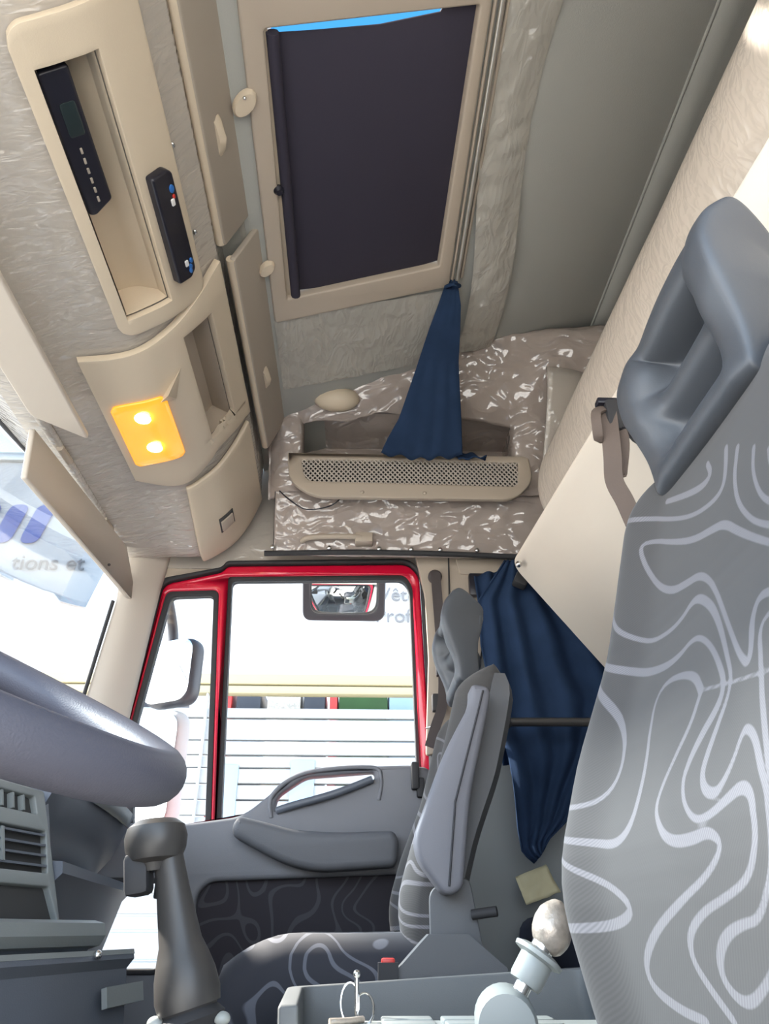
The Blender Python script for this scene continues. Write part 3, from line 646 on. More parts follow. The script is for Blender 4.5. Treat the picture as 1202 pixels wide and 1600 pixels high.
v2 = thing('sun_visor', 'passenger side sun visor hanging down before the windscreen', 'sun visor', (-0.70, 1.75, 1.5), 'cab sun visors')
panel_quad('board', [(-0.742, 1.375, 1.575), (-0.735, 1.385, 1.450), (-0.686, 2.125, 1.452), (-0.700, 1.98, 1.585)], 0.014, 'visor', v2, 0.006)
ball('pin', (-0.690, 1.86, 1.468), 0.004, 'hollow', v2, (1, 1, 1), 8)
for y in (1.5, 1.85): tube('hinge', [(-0.715, y-.03, 1.588), (-0.712, y+.03, 1.588)], 0.009, 'beige2', v2, 8)

# ================================================================= ROOF HATCH
ht = thing('roof_hatch', 'beige framed roof hatch with dark blind drawn across', 'hatch', (0, 1.08, 2.05))
fo = [(ru(-0.232), 0.66), (ru(-0.240), 1.462), (ru(0.222), 1.440), (ru(0.226), 0.66)]
fi = [(ru(-0.193), 0.735), (ru(-0.203), 1.385), (ru(0.188), 1.362), (ru(0.203), 0.735)]
plate('frame', [rc(fo, 0.012), rc(fi, 0.006)], RF, 0.03, 'beige2', ht, off=0.018, bevel=0.005)
# shaft, no lid; sides raised out of sight to stop sun through the gap
for a, b in ((0, 1), (1, 2), (2, 3), (3, 0)):
    p0, p1 = HATCH[a], HATCH[b]
    V = [(p0[0], p0[1], roof_z(p0[0])+.01), (p1[0], p1[1], roof_z(p1[0])+.01), (p1[0], p1[1], roof_z(p1[0])+.25), (p0[0], p0[1], roof_z(p0[0])+.25)]
    solid(mk('shaft_side', V, [[0, 1, 2, 3]], 'beige2', ht), 0.01)
bl_ = [(ru(-0.205), 0.752), (ru(-0.208), 1.376), (ru(0.055), 1.392), (ru(0.095), 1.385), (ru(0.13), 1.368), (ru(0.193), 1.358), (ru(0.205), 0.735), (ru(0.140), 0.738), (ru(0.134), 0.750), (ru(0.02), 0.760), (ru(-0.10), 0.757)]
plate('blind', [bl_], RF, 0.004, 'blind', ht, off=0.012, bevel=0.0008)
plate('inner_lip', [rc([(ru(-0.212), 0.72), (ru(-0.212), 1.42), (ru(-0.183), 1.42), (ru(-0.176), 0.72)], .003)], RF, 0.012, 'beige', ht, off=0.022, bevel=0.002) if False else box('inner_lip', (-0.214, 0.722, roof_z(-0.2)+0.004), (-0.186, 1.418, roof_z(-0.2)+0.008), 'beige', ht, 0.001)
def rpt(x, y, d): p = Vector((x, y, roof_z(x))); n_ = Vector((-math.sin(ROOF_A), 0, math.cos(ROOF_A))); return p - n_*d
tube('blind_cassette', [rpt(-0.178, 0.745, 0.004), rpt(-0.180, 1.383, 0.004)], 0.012, 'blind', ht, 10)
for y, s_ in ((0.862, 0.030), (1.272, 0.024)):
    q = rpt(-0.243, y, 0.012); lathe('latch', [(s_, -0.004), (s_, 0.006), (s_*0.85, 0.011), (s_*0.3, 0.012)], q, (math.sin(ROOF_A), 0, -math.cos(ROOF_A)), 'beige', ht, 20, sy=0.62)
ball('screw', rpt(-0.243, 0.846, 0.025), 0.004, 'metal', ht, (1, 1, 1), 8)
lathe('knob', [(0.010, 0), (0.012, 0.008), (0.007, 0.016)], rpt(-0.196, 1.066, 0.004), (math.sin(ROOF_A), 0, -math.cos(ROOF_A)), 'black', ht, 14)

# curtain rail behind the hatch
rl = thing('curtain_rail', 'bright metal curtain rail along the roof behind the hatch', 'rail', (0.245, 0.8, 2.13))
q = [(0.248, 0.05), (0.246, 0.8), (0.243, 1.42)]
tube('track', [rpt(a, b, 0.010) for a, b in q], 0.006, 'alu', rl, 8)
tube('flange', [rpt(a-0.012, b, 0.004) for a, b in q], 0.004, 'beige2', rl, 8)
tube('flange', [rpt(a+0.014, b, 0.004) for a, b in q], 0.004, 'beige2', rl, 8)

# ================================================================= SIDE SHELF over the passenger door
sh = thing('side_shelf', 'film-wrapped shelf unit with grille above the passenger door', 'shelf', (0.15, 2.0, 1.62))
OX0, OX1, OZ0, OZ1 = -0.195, 0.475, 1.86, 1.992
def sur(x, z):
    """leaning face of the surround: y for a height, ruffled by the film"""
    y = interp(z, [1.60, 1.80, 1.90, 2.0, 2.06, 2.20], [2.06, 1.985, 1.945, 1.885, 1.82, 1.70])
    dx = max(0, min(1, (x+0.29)/0.07)); 
    return y + 0.05*(1-dx)**2 + 0.014*nz(x, z, 0, 8, 2) + 0.012*abs(nz(x, z*1.3, 0, 15, 5)) - 0.006*abs(nz(x, z, 1, 34, 3))
def top_z(x): return interp(x, [-0.30, -0.262, -0.133, 0.058, 0.455, 0.82], [1.965, 1.985, 2.035, 2.10, 2.165, 2.22])+0.03
NX, NZ = 96, 60
def surf(u, v):
    x = lerp(-0.30, OX0, u/.125) if u <= .125 else (lerp(OX0, OX1, (u-.125)/.625) if u <= .75 else lerp(OX1, 0.82, (u-.75)/.25))
    t = max(0, min(1, (x-OX0)/(OX1-OX0))); arch = OZ1 + 0.025*math.sin(t*PI)**.6 + 0.008*nz(x, 0, 0, 7)
    z = lerp(1.79, OZ0, v/.25) if v <= .25 else (lerp(OZ0, arch, (v-.25)/.25) if v <= .5 else lerp(arch, top_z(x), (v-.5)/.5))
    y = sur(x, z)
    ed = math.exp(-(max(0, z-arch)/0.02)**2) if OX0-.001 < x < OX1+.001 else 0
    return (x, y+0.02*ed, z)
def hole(i, j): return NX*.125 <= i < NX*.75 and NZ*.25 <= j < NZ*.5
o = sheet('surround', surf, NX, NZ, 'wrap2', sh, hole); solid(o, 0.02)
# compartment behind the opening
for nm, lo, hi in (('compartment_back', (OX0-.02, 2.10, 1.80), (OX1+.02, 2.115, 2.08)), ('compartment_floor', (OX0-.02, 1.957, 1.835), (OX1+.02, 2.11, 1.85)), ('compartment_top', (OX0-.02, 1.90, 2.03), (OX1+.02, 2.11, 2.045))):
    box(nm, lo, hi, 'wrap2', sh, 0.003)
for x in (OX0-0.01, OX1+0.01): box('compartment_side', (x-.006, 1.957, 1.83), (x+.006, 2.11, 2.04), 'wrap2', sh, 0.003)
# vent cover
GV = XZ(1.935)
GO = [(-0.236, 1.897, .004), (0.522, 1.900, .004), (0.528, 1.81, .03), (0.47, 1.740, .05), (-0.150, 1.738, .05), (-0.226, 1.795, .04)]
GI = [(-0.192, 1.872, .006), (0.487, 1.874, .006), (0.480, 1.788, .02), (-0.175, 1.794, .03)]
vc = plate('vent_cover', [rc(GO), rc(GI)], GV, 0.018, 'beige2', sh, off=0.004, bevel=0.004)
plate('vent_backing', [rc([(-0.20, 1.88), (0.495, 1.88), (0.49, 1.78), (-0.185, 1.78)])], GV, 0.004, 'hollow', vc, off=-0.012, bevel=0.0008)
V, F = [], []
def strip(a, b, wd, y):
    d = Vector((b[0]-a[0], b[1]-a[1])).normalized(); n_ = Vector((-d.y, d.x))*wd
    k = len(V)
    for q in (a, b):
        for s_ in (-1, 1): V.append((q[0]+n_.x*s_, y, q[1]+n_.y*s_))
    F.append([k, k+1, k+3, k+2])
zl, zh = 1.786, 1.877; hgt = zh-zl; pit = 0.0145
i = -10
while i < 62:
    for dirn in (1, -1):
        x0 = -0.20+pit*i; x1 = x0+hgt*0.85
        a, b = ((x0, zl), (x1, zh)) if dirn > 0 else ((x0, zh), (x1, zl))
        # clip to the opening
        lo_, hi_ = -0.19, 0.485
        ta, tb = 0.0, 1.0
        if a[0] < lo_: ta = (lo_-a[0])/(b[0]-a[0])
        if b[0] > hi_: tb = (hi_-a[0])/(b[0]-a[0])
        if ta < tb: strip((lerp(a[0], b[0], ta), lerp(a[1], b[1], ta)), (lerp(a[0], b[0], tb), lerp(a[1], b[1], tb)), 0.0020, 1.934+0.001*dirn)
    i += 1
gm = mk('grille_mesh', V, F, 'grille', vc); solid(gm, 0.002); gm['kind'] = 'stuff'
for x in (0.0, 0.19): ball('screw', (x, 1.930, 1.757), 0.006, 'beige2', vc, (1, .5, 1), 8)
# lower panel with wrapped grab handle
def lowp(u, v):
    x = -0.272+0.86*u; z = 1.610+0.185*v
    return (x, lerp(2.075, 2.00, v)+0.007*abs(nz(x*1.6, z, 0, 14, 8))+0.004*abs(nz(x, z*1.6, 0, 34, 3)), z)
lpn = sheet('lower_panel', lowp, 70, 22, 'wrap2', sh); solid(lpn, 0.012)
tube('panel_joint', [lowp(0, 0), lowp(0, 1)], 0.003, 'hollow', sh, 6)
hd = tube('grab_handle', smooth_path([(-0.185, 2.052, 1.648), (-0.16, 2.030, 1.650), (-0.08, 2.024, 1.652), (0.0, 2.028, 1.652), (0.03, 2.052, 1.650)], 6), 0.009, 'beige2', sh, 8)
box('handle_clip', (-0.02, 2.02, 1.635), (0.035, 2.06, 1.668), 'beige2', sh, 0.004)
ball('reading_lamp', (-0.085, 1.835, 2.035), 0.072, 'beige', sh, (1.0, 0.55, 0.55), 14)
# side cheek at the rear of the shelf, rounded
ck = sheet('rear_cheek', lambda u, v: (0.56+0.10*math.sin(u*PI/2)+.10*u*v, 1.74+0.25*(1-v)**1.5+0.10*u*u, 1.80+0.30*v), 14, 14, 'wrap', sh); solid(ck, 0.01)

# thin black cable hanging over the panel
tag(tube('cable', smooth_path([(-0.258, 1.985, 1.788), (-0.22, 1.975, 1.748), (-0.17, 1.975, 1.718), (-0.10, 1.975, 1.731), (-0.06, 1.965, 1.762), (-0.045, 1.95, 1.785)], 6), 0.0022, 'black', None, 6), 'thin black cable looping over the panel below the grille', 'cable')

# ================================================================= CURTAINS
def upcurt(u, v):
    x0 = interp(v, [0, .15, .5, .8, 1], [0.218, 0.200, 0.155, 0.105, 0.055]); x1 = interp(v, [0, .15, .5, .8, 1], [0.246, 0.262, 0.272, 0.292, 0.305])
    y = interp(v, [0, .3, 1], [1.425, 1.54, 1.885]); z = interp(v, [0, .5, .9, 1], [2.125, 2.03, 1.90, 1.862])
    a = 0.005+0.006*v
    fold = a*math.sin(u*2*PI*4.0+1.6*math.sin(v*4)+2*nz(u*2, v*2, 0, 1)) + 0.022*v*nz(u*3, v*3, 0, 1, 4)
    sag = 0.012*math.sin(PI*u)*v
    return (lerp(x0, x1, u), y+fold*.6, z-0.25*fold-sag)
uc = thing('curtain', 'blue curtain tied at the roof rail and draped onto the shelf', 'curtain', (0.2, 1.9, 1.86), 'sleeping berth curtains')
solid(sheet('cloth', upcurt, 60, 40, 'curtain', uc), 0.004)
solid(sheet('hem', lambda u, v: (0.295+0.085*u, 1.90-0.02*u+0.03*v, 1.862+0.022*u*(1-u)*4*v+0.004*math.sin(u*14)+0.03*v*(1-u)), 14, 6, 'curtain', uc), 0.004)
tube('tie', [(0.215, 1.42, 2.095), (0.232, 1.40, 2.088), (0.25, 1.42, 2.10), (0.232, 1.44, 2.115)], 0.006, 'curtain', uc, 8, True)
ZL = [0.74, 0.763, 0.82, 0.988, 1.154, 1.30, 1.431, 1.50, 1.56]
XL = [0.44, 0.411, 0.402, 0.394, 0.360, 0.345, 0.342, 0.39, 0.43]
XR = [0.462, 0.475, 0.540, 0.650, 0.740, 0.690, 0.610, 0.560, 0.50]
def lowcurt(u, v):
    z = lerp(1.56, 0.74, v)
    x0, x1 = interp(z, ZL, XL), interp(z, ZL, XR)
    z2 = z - (0.05*u if v > .8 else 0.05*u*v/.8)*-1*(v-0.4) 
    a = 0.010*math.sin(PI*min(1, v*1.15))+0.004
    return (lerp(x0, x1, u), 1.985 + a*math.sin(u*2*PI*4.3+1.8*math.sin(v*3)+3*nz(u*1.5, v*2.5, 0, 1)) + 0.03*nz(u*2, v*4, 0, 1, 9), z2)
lc_ = thing('curtain', 'blue curtain hanging gathered behind the passenger seat', 'curtain', (0.5, 1.98, 0.74), 'sleeping berth curtains')
solid(sheet('cloth', lowcurt, 80, 60, 'curtain', lc_), 0.004)
solid(sheet('cloth_tail', lambda u, v: (0.345+0.075*u+0.045*v, 2.045+0.012*math.sin(u*9), lerp(1.535, 0.98, v)+0.02*u), 12, 24, 'curtain', lc_), 0.004)
box('clip', (0.445, 1.935, 1.462), (0.485, 1.975, 1.500), 'rubber', lc_, 0.006, rot=('Y', 25))

cp = thing('switch_panel', 'black switch panel with small round buttons on the rear pillar', 'switch panel', (0.42, 2.1, 1.5))
box('base', (0.335, 2.085, 1.49), (0.475, 2.112, 1.565), 'black', cp, 0.006)
for x, z in ((0.375, 1.54), (0.405, 1.54), (0.375, 1.512), (0.42, 1.508)): lathe('button', [(0.008, 0), (0.008, 0.004), (0.006, 0.006)], (x, 2.086, z), (0, -1, 0), 'alu', cp, 14)

# ================================================================= BUNKS
ub = thing('upper_bunk', 'cream upper bunk board folded up with film-wrapped mattress edge', 'bunk', (0.6, 1.1, 1.2))
q0, q1, q2, q3 = Vector((0.42, 1.872, 1.494)), Vector((0.490, 0.10, 1.395)), Vector((0.73, 0.10, 1.085)), Vector((0.685, 1.88, 1.145))
u_ = (q1-q0).normalized(); n_ = u_.cross(q3-q0).normalized(); v_ = n_.cross(u_); fmb = frame_m(q0, u_, v_); inv = fmb.inverted()
pts = [((inv @ p).x, (inv @ p).y) for p in (q0, q1, q2, q3)]
nz_ = -1 if n_.x > 0 else 1
plate('board', [rc([(*pts[0], .05), pts[1], pts[2], (*pts[3], .05)], .05, 8)], fmb, 0.03, 'cream', ub, off=0.0 if nz_ > 0 else 0.03, bevel=0.008)
ball('screw', Vector((0.437, 1.80, 1.468))+Vector((-.010, 0, -.008)), 0.009, 'metal', ub, (1, 1, 1), 10)
# mattress front edge rolled over the board
def roll_ring(y):
    e_ = max(0, (y-1.76)/0.10); k = math.sqrt(max(0.0, 1-min(1, e_)**2))*0.92+0.08
    cx, cz = lerp(0.655, 0.600, (y-0.1)/1.76), lerp(1.665, 1.690, (y-0.1)/1.76)
    return [Vector((cx+0.105*k*math.cos(a)*(1+0.03*nz(a, y, 0, 3)) , y, cz+0.155*k*math.sin(a)*(1+0.02*nz(a, y*2, 1, 4)))) for a in [2*PI*i/36 for i in range(36)]]
ys_ = [0.08+1.68*i/60 for i in range(61)]+[1.78, 1.80, 1.82, 1.84, 1.855, 1.86]
rings = []
for y in ys_:
    r = roll_ring(y); c = sum(r, Vector())/36
    d = Vector((0.24, 0, 0.22)).normalized()
    rings.append([p + (d*0.30 if (p-c).dot(d) > 0 else d*0.0) for p in r])
loft('mattress', rings, 'rollm', ub, sharp=60)

st = thing('bunk_strap', 'brown webbing strap with buckle and loops hanging from the bunk', 'strap', (0.40, 1.0, 1.24))
k_ = 0.84       # the strap hangs nearer than the board
def sp(x, z, dy=0.0): return (x*k_, 1.2*k_+dy, 0.6+(z-0.6)*k_)
box('buckle', sp(0.492, 1.47, -0.012), sp(0.528, 1.545, 0.012), 'rubber', st, 0.005)
box('buckle_bar', sp(0.478, 1.535, -0.010), sp(0.535, 1.550, 0.010), 'black', st, 0.003)
tube('webbing', smooth_path([sp(0.50, 1.54), sp(0.492, 1.47, -.01), sp(0.485, 1.40, -.015), sp(0.487, 1.355), sp(0.500, 1.31), sp(0.511, 1.262)], 6), 0.0015, 'webbing', st, flat=((-0.5, -1, 0), 0.0145))
tube('webbing', smooth_path([sp(0.51, 1.53, .01), sp(0.515, 1.45, -.005), sp(0.507, 1.385, .01), sp(0.497, 1.36, .0)], 6), 0.0015, 'webbing', st, flat=((-0.8, -1, 0), 0.012))
tube('loop', smooth_path([sp(0.495, 1.53), sp(0.468, 1.505, -.015), sp(0.462, 1.47, -.02), sp(0.466, 1.445, -.01), sp(0.475, 1.452), sp(0.472, 1.48), sp(0.488, 1.51)], 5), 0.0022, 'webbing', st, flat=((-0.3, -1, 0.2), 0.008))
tube('strap_tail', smooth_path([sp(0.525, 1.54, .01), sp(0.548, 1.51, -.01), sp(0.570, 1.475, .0), sp(0.560, 1.465, .015), sp(0.535, 1.50, .01)], 5), 0.003, 'rubber', st, flat=((-0.3, -1, 0.2), 0.008))
tube('strap_tail', smooth_path([sp(0.505, 1.50, .01), sp(0.525, 1.475, -.01), sp(0.535, 1.50, .01), sp(0.553, 1.485, .0)], 5), 0.003, 'rubber', st, flat=((-0.3, -1, 0.4), 0.006))
tube('ring', [Vector(sp(0.513, 1.250))+Vector((0.011*math.cos(2*PI*i/16), 0, 0.011*math.sin(2*PI*i/16))) for i in range(16)], 0.0032, 'rubber', st, 8, True)

lb = thing('lower_bunk', 'navy lower bunk mattress on a grey base behind the seats', 'bunk', (0.7, 1.1, 0.0))
box('base', (0.41, 0.05, 0.0), (0.995, 2.11, 0.50), 'sidewall', lb, 0.02)
box('mattress', (0.40, 0.06, 0.50), (0.99, 2.10, 0.625), 'navy', lb, 0.04, seg=4)
pn = thing('paper_note', 'crumpled yellowed paper leaning on the wall over the lower bunk', 'paper', (0.45, 2.05, 0.63))
def pap(u, v):
    a, b, c, d = Vector((0.418, 2.03, 0.650)), Vector((0.505, 2.03, 0.678)), Vector((0.483, 2.06, 0.742)), Vector((0.401, 2.06, 0.713))
    p = a.lerp(b, u).lerp(d.lerp(c, u), v); return p + Vector((0, 0.008*nz(u*3, v*3, 0, 1.5), 0.003*nz(u*4, v*4, 2, 1)))
solid(sheet('leaf', pap, 10, 10, 'paper', pn), 0.0015)
gr = thing('grab_rail', 'dark horizontal bar across the curtain behind the seats', 'bar', (0.6, 1.88, 1.05))
tube('bar', [(0.30, 1.88, 1.055), (0.998, 1.88, 1.06)], 0.011, 'knob', gr, 12)
lathe('end_fitting', [(0.016, 0), (0.016, 0.05), (0.012, 0.055)], (0.33, 1.88, 1.055), (1, 0, 0), 'rubber', gr, 14)
lathe('wall_flange', [(0.03, 0), (0.03, 0.012), (0.016, 0.02)], (0.999, 1.88, 1.06), (-1, 0, 0), 'rubber', gr, 16)
tube('stay', [(0.34, 1.88, 1.05), (0.36, 2.118, 1.02)], 0.008, 'rubber', gr, 8)

# seat belt on the rear door pillar
sb = thing('seat_belt', 'brown seat belt running down the beige pillar beside the passenger window', 'seat belt', (0.235, 2.1, 1.1))
lathe('upper_anchor', [(0.022, 0), (0.022, 0.012), (0.014, 0.02)], (0.232, 2.117, 1.560), (0, -1, 0), 'belt', sb, 16)
tube('webbing', smooth_path([(0.232, 2.092, 1.565), (0.234, 2.088, 1.50), (0.240, 2.09, 1.35), (0.244, 2.09, 1.24)], 6), 0.0016, 'belt', sb, flat=((0, -1, 0), 0.015))
box('tongue', (0.222, 2.078, 1.235), (0.262, 2.098, 1.275), 'rubber', sb, 0.004)
box('guide', (0.208, 2.082, 1.135), (0.245, 2.112, 1.185), 'rubber', sb, 0.006)
tube('webbing', smooth_path([(0.243, 2.09, 1.24), (0.236, 2.08, 1.15), (0.215, 2.07, 1.09), (0.195, 2.06, 1.03)], 6), 0.0016, 'belt', sb, flat=((0, -1, 0), 0.014))
tube('stud', [(0.19, 2.10, 1.09), (0.225, 2.08, 1.095)], 0.003, 'metal', sb, 8)

# woven loops of the seat fabric, mm across and up the backrest
CURVES = [[(32,987),(22,970),(36,966),(68,976),(131,1003)],
 [(-9,977),(-10,953),(-6,937),(13,934),(56,944),(106,967),(178,1008),(210,1016),(216,998),(213,963),(216,933),(207,899),(183,869),(138,845),(88,838),(60,841),(45,849),(27,847),(-7,825),(-34,799),(-58,771),(-80,744),(-75,730),(-64,717),(-50,701),(-43,689),(-51,678),(-68,673),(-80,678),(-93,688),(-103,701),(-110,705),(-123,697),(-133,679),(-144,662),(-143,646),(-139,633),(-126,619),(-102,604),(-78,602),(-53,597),(-32,587),(-23,574),(-33,564),(-51,562),(-79,572),(-108,586),(-131,601),(-152,621),(-160,636)],
 [(-33,961),(-28,934),(-38,903),(-63,874),(-86,857),(-110,843)],
 [(-65,939),(-64,918),(-76,891),(-92,873),(-108,863)],
 [(-92,920),(-94,906),(-109,885)],
 [(-119,823),(-75,851),(-44,873),(-14,897),(12,905),(54,916),(103,939),(160,970),(173,967),(160,934),(134,904),(96,882),(60,875),(34,871),(10,856),(-17,829),(-57,787),(-88,756),(-105,745),(-104,760),(-97,777),(-100,792),(-115,791),(-138,781)],
 [(252,871),(206,842),(139,814),(79,801),(45,801),(25,807),(4,803),(-27,784),(-56,758),(-68,742),(-61,730),(-39,718),(-20,705),(-8,690),(-18,672),(-38,661),(-62,662),(-88,668),(-109,672),(-122,665),(-124,648),(-118,635),(-101,623),(-69,616),(-27,609),(5,597),(15,582),(2,567),(-18,551)],
 [(257,862),(195,811),(138,755),(131,728),(147,709),(182,698),(240,707)],
 [(-23,752),(-5,768),(27,779),(64,784),(81,773),(77,747),(73,720),(79,696),(91,672),(124,661),(174,668),(233,678),(225,665),(179,643),(120,625),(98,613),(129,604),(194,599),(250,604),(258,614)],
 [(-24,751),(-15,731),(14,709),(34,691),(40,677),(24,660),(1,652),(-33,651),(-57,653),(-75,646),(-70,638),(-45,628),(-5,618),(58,601),(105,579),(107,561),(66,550),(25,547)],
 [(-145,768),(-124,773),(-113,766),(-125,739),(-132,711),(-143,682),(-155,657),(-156,637),(-148,621)],
 [(-152,743),(-150,722),(-154,697),(-160,670),(-164,652)],
 [(-28,751),(-80,741),(-159,728)]]

# ================================================================= SEATS
def chaikin(c, k=2):
    for _ in range(k):
        o = [c[0]]
        for a, b in zip(c, c[1:]): o += [(a[0]*.75+b[0]*.25, a[1]*.75+b[1]*.25), (a[0]*.25+b[0]*.75, a[1]*.25+b[1]*.75)]
        c = o+[c[-1]]
    return c
SEGS = []
for ci, c in enumerate(CURVES):
    wd = 0.0010 if ci == len(CURVES)-1 else 0.0029
    for mir in (False, True):
        q = [((a if not mir else -330-a)/1000, b/1000) for a, b in c]
        q = chaikin(q)
        for k, (a, b) in enumerate(zip(q, q[1:])):
            SEGS.append((a[0], a[1], b[0], b[1], wd*(1+0.28*math.sin(k*0.19+ci)) if wd > .001 else wd))
CELL = 0.02; GRIDC = {}
for s in SEGS:
    for i in range(int(min(s[0], s[2])//CELL)-1, int(max(s[0], s[2])//CELL)+2):
        for j in range(int(min(s[1], s[3])//CELL)-1, int(max(s[1], s[3])//CELL)+2): GRIDC.setdefault((i, j), []).append(s)
def weave(y, z):
    d = 0.02
    for ax, ay, bx, by, wd in GRIDC.get((int(y//CELL), int(z//CELL)), ()):
        dx, dy = bx-ax, by-ay; L = dx*dx+dy*dy
        t = 0 if L < 1e-12 else max(0, min(1, ((y-ax)*dx+(z-ay)*dy)/L))
        q = math.hypot(y-ax-dx*t, z-ay-dy*t)-wd
        if q < d: d = q
    return d
PZ = [.42, .53, .617, .656, .74, .85, .95, 1.02, 1.12]; PX = [.245, .222, .205, .207, .233, .280, .308, .326, .366]
def face_x(z): 
    h = .02; return (interp(z-h, PZ, PX)+2*interp(z, PZ, PX)+interp(z+h, PZ, PX))/4
def make_seat(loc, label, armrest, tilt, drop=0.0, hs=1.0, hx=0.0, hy=0.0, hz=0.0):
    t = thing('driver_seat' if not armrest else 'passenger_seat', label, 'seat', loc)
    # backrest: rounded slab, the side bolsters standing forward of the middle
    z0, z1 = 0.44, 1.070; rows = 210; nf = 170
    hw = lambda z: interp(z, [.44, .60, .80, .95, 1.0, 1.05], [.235, .252, .250, .248, .243, .215])
    V, att, F = [], [], []
    ring = []
    for j in range(rows+1):
        z = lerp(z0, z1, j/rows); e_ = min(1, max(0, (z-1.01)/0.06)); sq = math.sqrt(max(0, 1-e_*e_)) if e_ > 0 else 1
        e2 = max(0, (0.48-z)/0.04); sq = min(sq, math.sqrt(max(0.0, 1-e2*e2))); sq = max(sq, .04)
        W = hw(z); fx = face_x(z); T = 0.085; xc = fx+T*.5
        for i in range(nf+1):                                   # front, from -W to W
            y = lerp(-W, W, i/nf); a = abs(y)/W
            bol = -0.020*math.exp(-((a-0.80)/0.13)**2) + 0.012*(1-a*a)
            edge = 0.5*T*(1-math.sqrt(max(0, 1-(max(0, (a-0.86)/0.14))**2)))
            x = fx+bol+edge; x = xc+(x-xc)*sq
            V.append((x, y, z)); att.append(weave(y, z))
        for i in range(1, 16):                                  # round the back
            th = PI*i/16; y = W*math.cos(th) if False else W*(math.cos(th)*abs(math.cos(th))**-0.55)
            x = xc+0.5*T*min(1, 1.35*math.sin(th))*sq; V.append((x, y*(1 if abs(y) <= W else W/abs(y)), z)); att.append(0.02)
    n = nf+16
    for j in range(rows):
        a, b = j*n, (j+1)*n
        for i in range(n): F.append([a+i, a+(i+1) % n, b+(i+1) % n, b+i])
    F.append(list(range(n))[::-1]); F.append([rows*n+i for i in range(n)])
    bk = mk('backrest', V, F, 'weave', t, local=True, smooth=True, sharp=50)
    at = bk.data.attributes.new('weave', 'FLOAT', 'POINT'); at.data.foreach_set('value', att)
    # plain vinyl back shell and side facing
    rs = []
    for j in range(25):
        z = lerp(.46, 1.05, j/24); W = hw(z)+0.004; fx = face_x(z)+0.050; e_ = max(0, (z-.99)/.065); k = math.sqrt(max(.003, 1-e_*e_))
        rs.append([(fx, -W, z), (fx, W, z), (fx+.030*k+.01, W*.985, z), (fx+.045*k+.01, W*.8, z), (fx+.045*k+.01, -W*.8, z), (fx+.030*k+.01, -W*.985, z)])
    loft('back_shell', rs, 'seatg', t, local=True, sharp=35)
    tube('piping', [(face_x(z)+.045, s*(hw(z)+.001), z) for s in (1,) for z in [.48+.52*i/30 for i in range(31)]], 0.004, 'seatg', t, 8, local=True)
    # headrest: block with rounded ends, two dished pockets across the front, a thin rib between them and a slot over the lower bar
    ys = [-.118, -.110, -.086, -.078, -.035, .035, .078, .086, .110, .118]
    vs = [0, .022, .030, .056, .082, .092, .104, .112, .140, .166, .174, .196, .206]
    dips = [0, .0, .018, .046, .038, .004, .004, .034, .050, .036, -.006, -.008, -.002]
    Vh, Fh, Wh = [], [], []
    nh = len(ys)
    for j, v in enumerate(vs):
        xo = interp(v, [0, .04, .09, .14, .18, .206], [.004, -.002, -.012, -.018, -.010, .006])
        for i, y in enumerate(ys):
            inn = 3 <= i <= nh-4; a = abs(y)/.118
            Vh.append((xo + (dips[j]*(1.0 if i in (4, 5) else .62) if inn else 0) + .010*a**4, y*interp(v, [0, .05, .12, .206], [.90, .94, 1.0, .93]), v-.010*a**4*(v > .15)))
            Wh.append((.34 if .03 < v < .17 else (.50 if v < .1 else .80)) if inn else interp(v, [0, .05, .09, .13, .18, .206], [.52, .50, .70, 1.0, 1.0, .72]))
    for j in range(len(vs)-1):
        for i in range(nh-1):
            if j == 2 and 3 <= i <= nh-5: continue
            Fh.append([j*nh+i, j*nh+i+1, (j+1)*nh+i+1, (j+1)*nh+i])
    R = Matrix.Rotation(math.radians(tilt), 3, 'Y'); bx = face_x(1.0)+0.022
    Vw = [R @ Vector((p[0], p[1]*hs, p[2]*hs)) + Vector((bx+hx, hy, 1.025+hz)) for p in Vh]
    hd = mk('headrest', Vw, Fh, 'head', t, local=True, smooth=True)
    vg = hd.vertex_groups.new(name='thick')
    for k, q in enumerate(Wh): vg.add([k], q, 'REPLACE')
    m = hd.modifiers.new('thick', 'SOLIDIFY'); m.thickness = .100; m.offset = 0.0; m.vertex_group = 'thick'; m.use_even_offset = False
    m = hd.modifiers.new('soft', 'SUBSURF'); m.levels = 2; m.render_levels = 3
    for s in (-.07, .07): tube('headrest_post', [(bx+.045, s, .99), (bx+.05, s, 1.04)], 0.008, 'metal', t, 10, local=True)
    # cushion
    rc_ = []
    for j in range(21):
        x = lerp(-0.125, 0.30, j/20); q = (x+.125)/.425
        top = 0.588-drop-0.006*math.sin(q*PI)-0.075*max(0, (0.36-q)/.36)**2.2
        kk = math.sqrt(max(.02, 1-max(0, (0.05-q)/.05)**2)); W = .25
        r = []
        for i in range(28):
            a = 2*PI*i/28; cy, sz = math.cos(a), math.sin(a)
            y = W*math.copysign(abs(cy)**.35, cy)*(0.92+.08*kk); hz = math.copysign(abs(sz)**.5, sz)
            zz = lerp(0.43-drop*.8, top, (hz+1)/2*kk+(1-kk)*.4) + (0.020*math.exp(-((abs(y)/W-.82)/.14)**2) if sz > .3 else 0)
            r.append((x, y, zz))
        rc_.append(r)
    loft('cushion', rc_, 'swirl', t, local=True, sharp=60)
    box('seat_frame', (-0.08, -.20, .30), (.32, .20, .45-drop*.9), 'dash', t, .03, local=True)
    loft('suspension', [[(sx_*k-.0+.08, sy_*k, z) for sx_, sy_ in ((-.2, -.18), (.2, -.18), (.2, .18), (-.2, .18))] for z, k in ((0.0, 1.05), (.05, 1.05), (.07, .9), (.13, .95), (.16, .85), (.22, .95), (.25, .85), (.32, .9))], 'rubber', t, local=True, sharp=30)
    s = -1
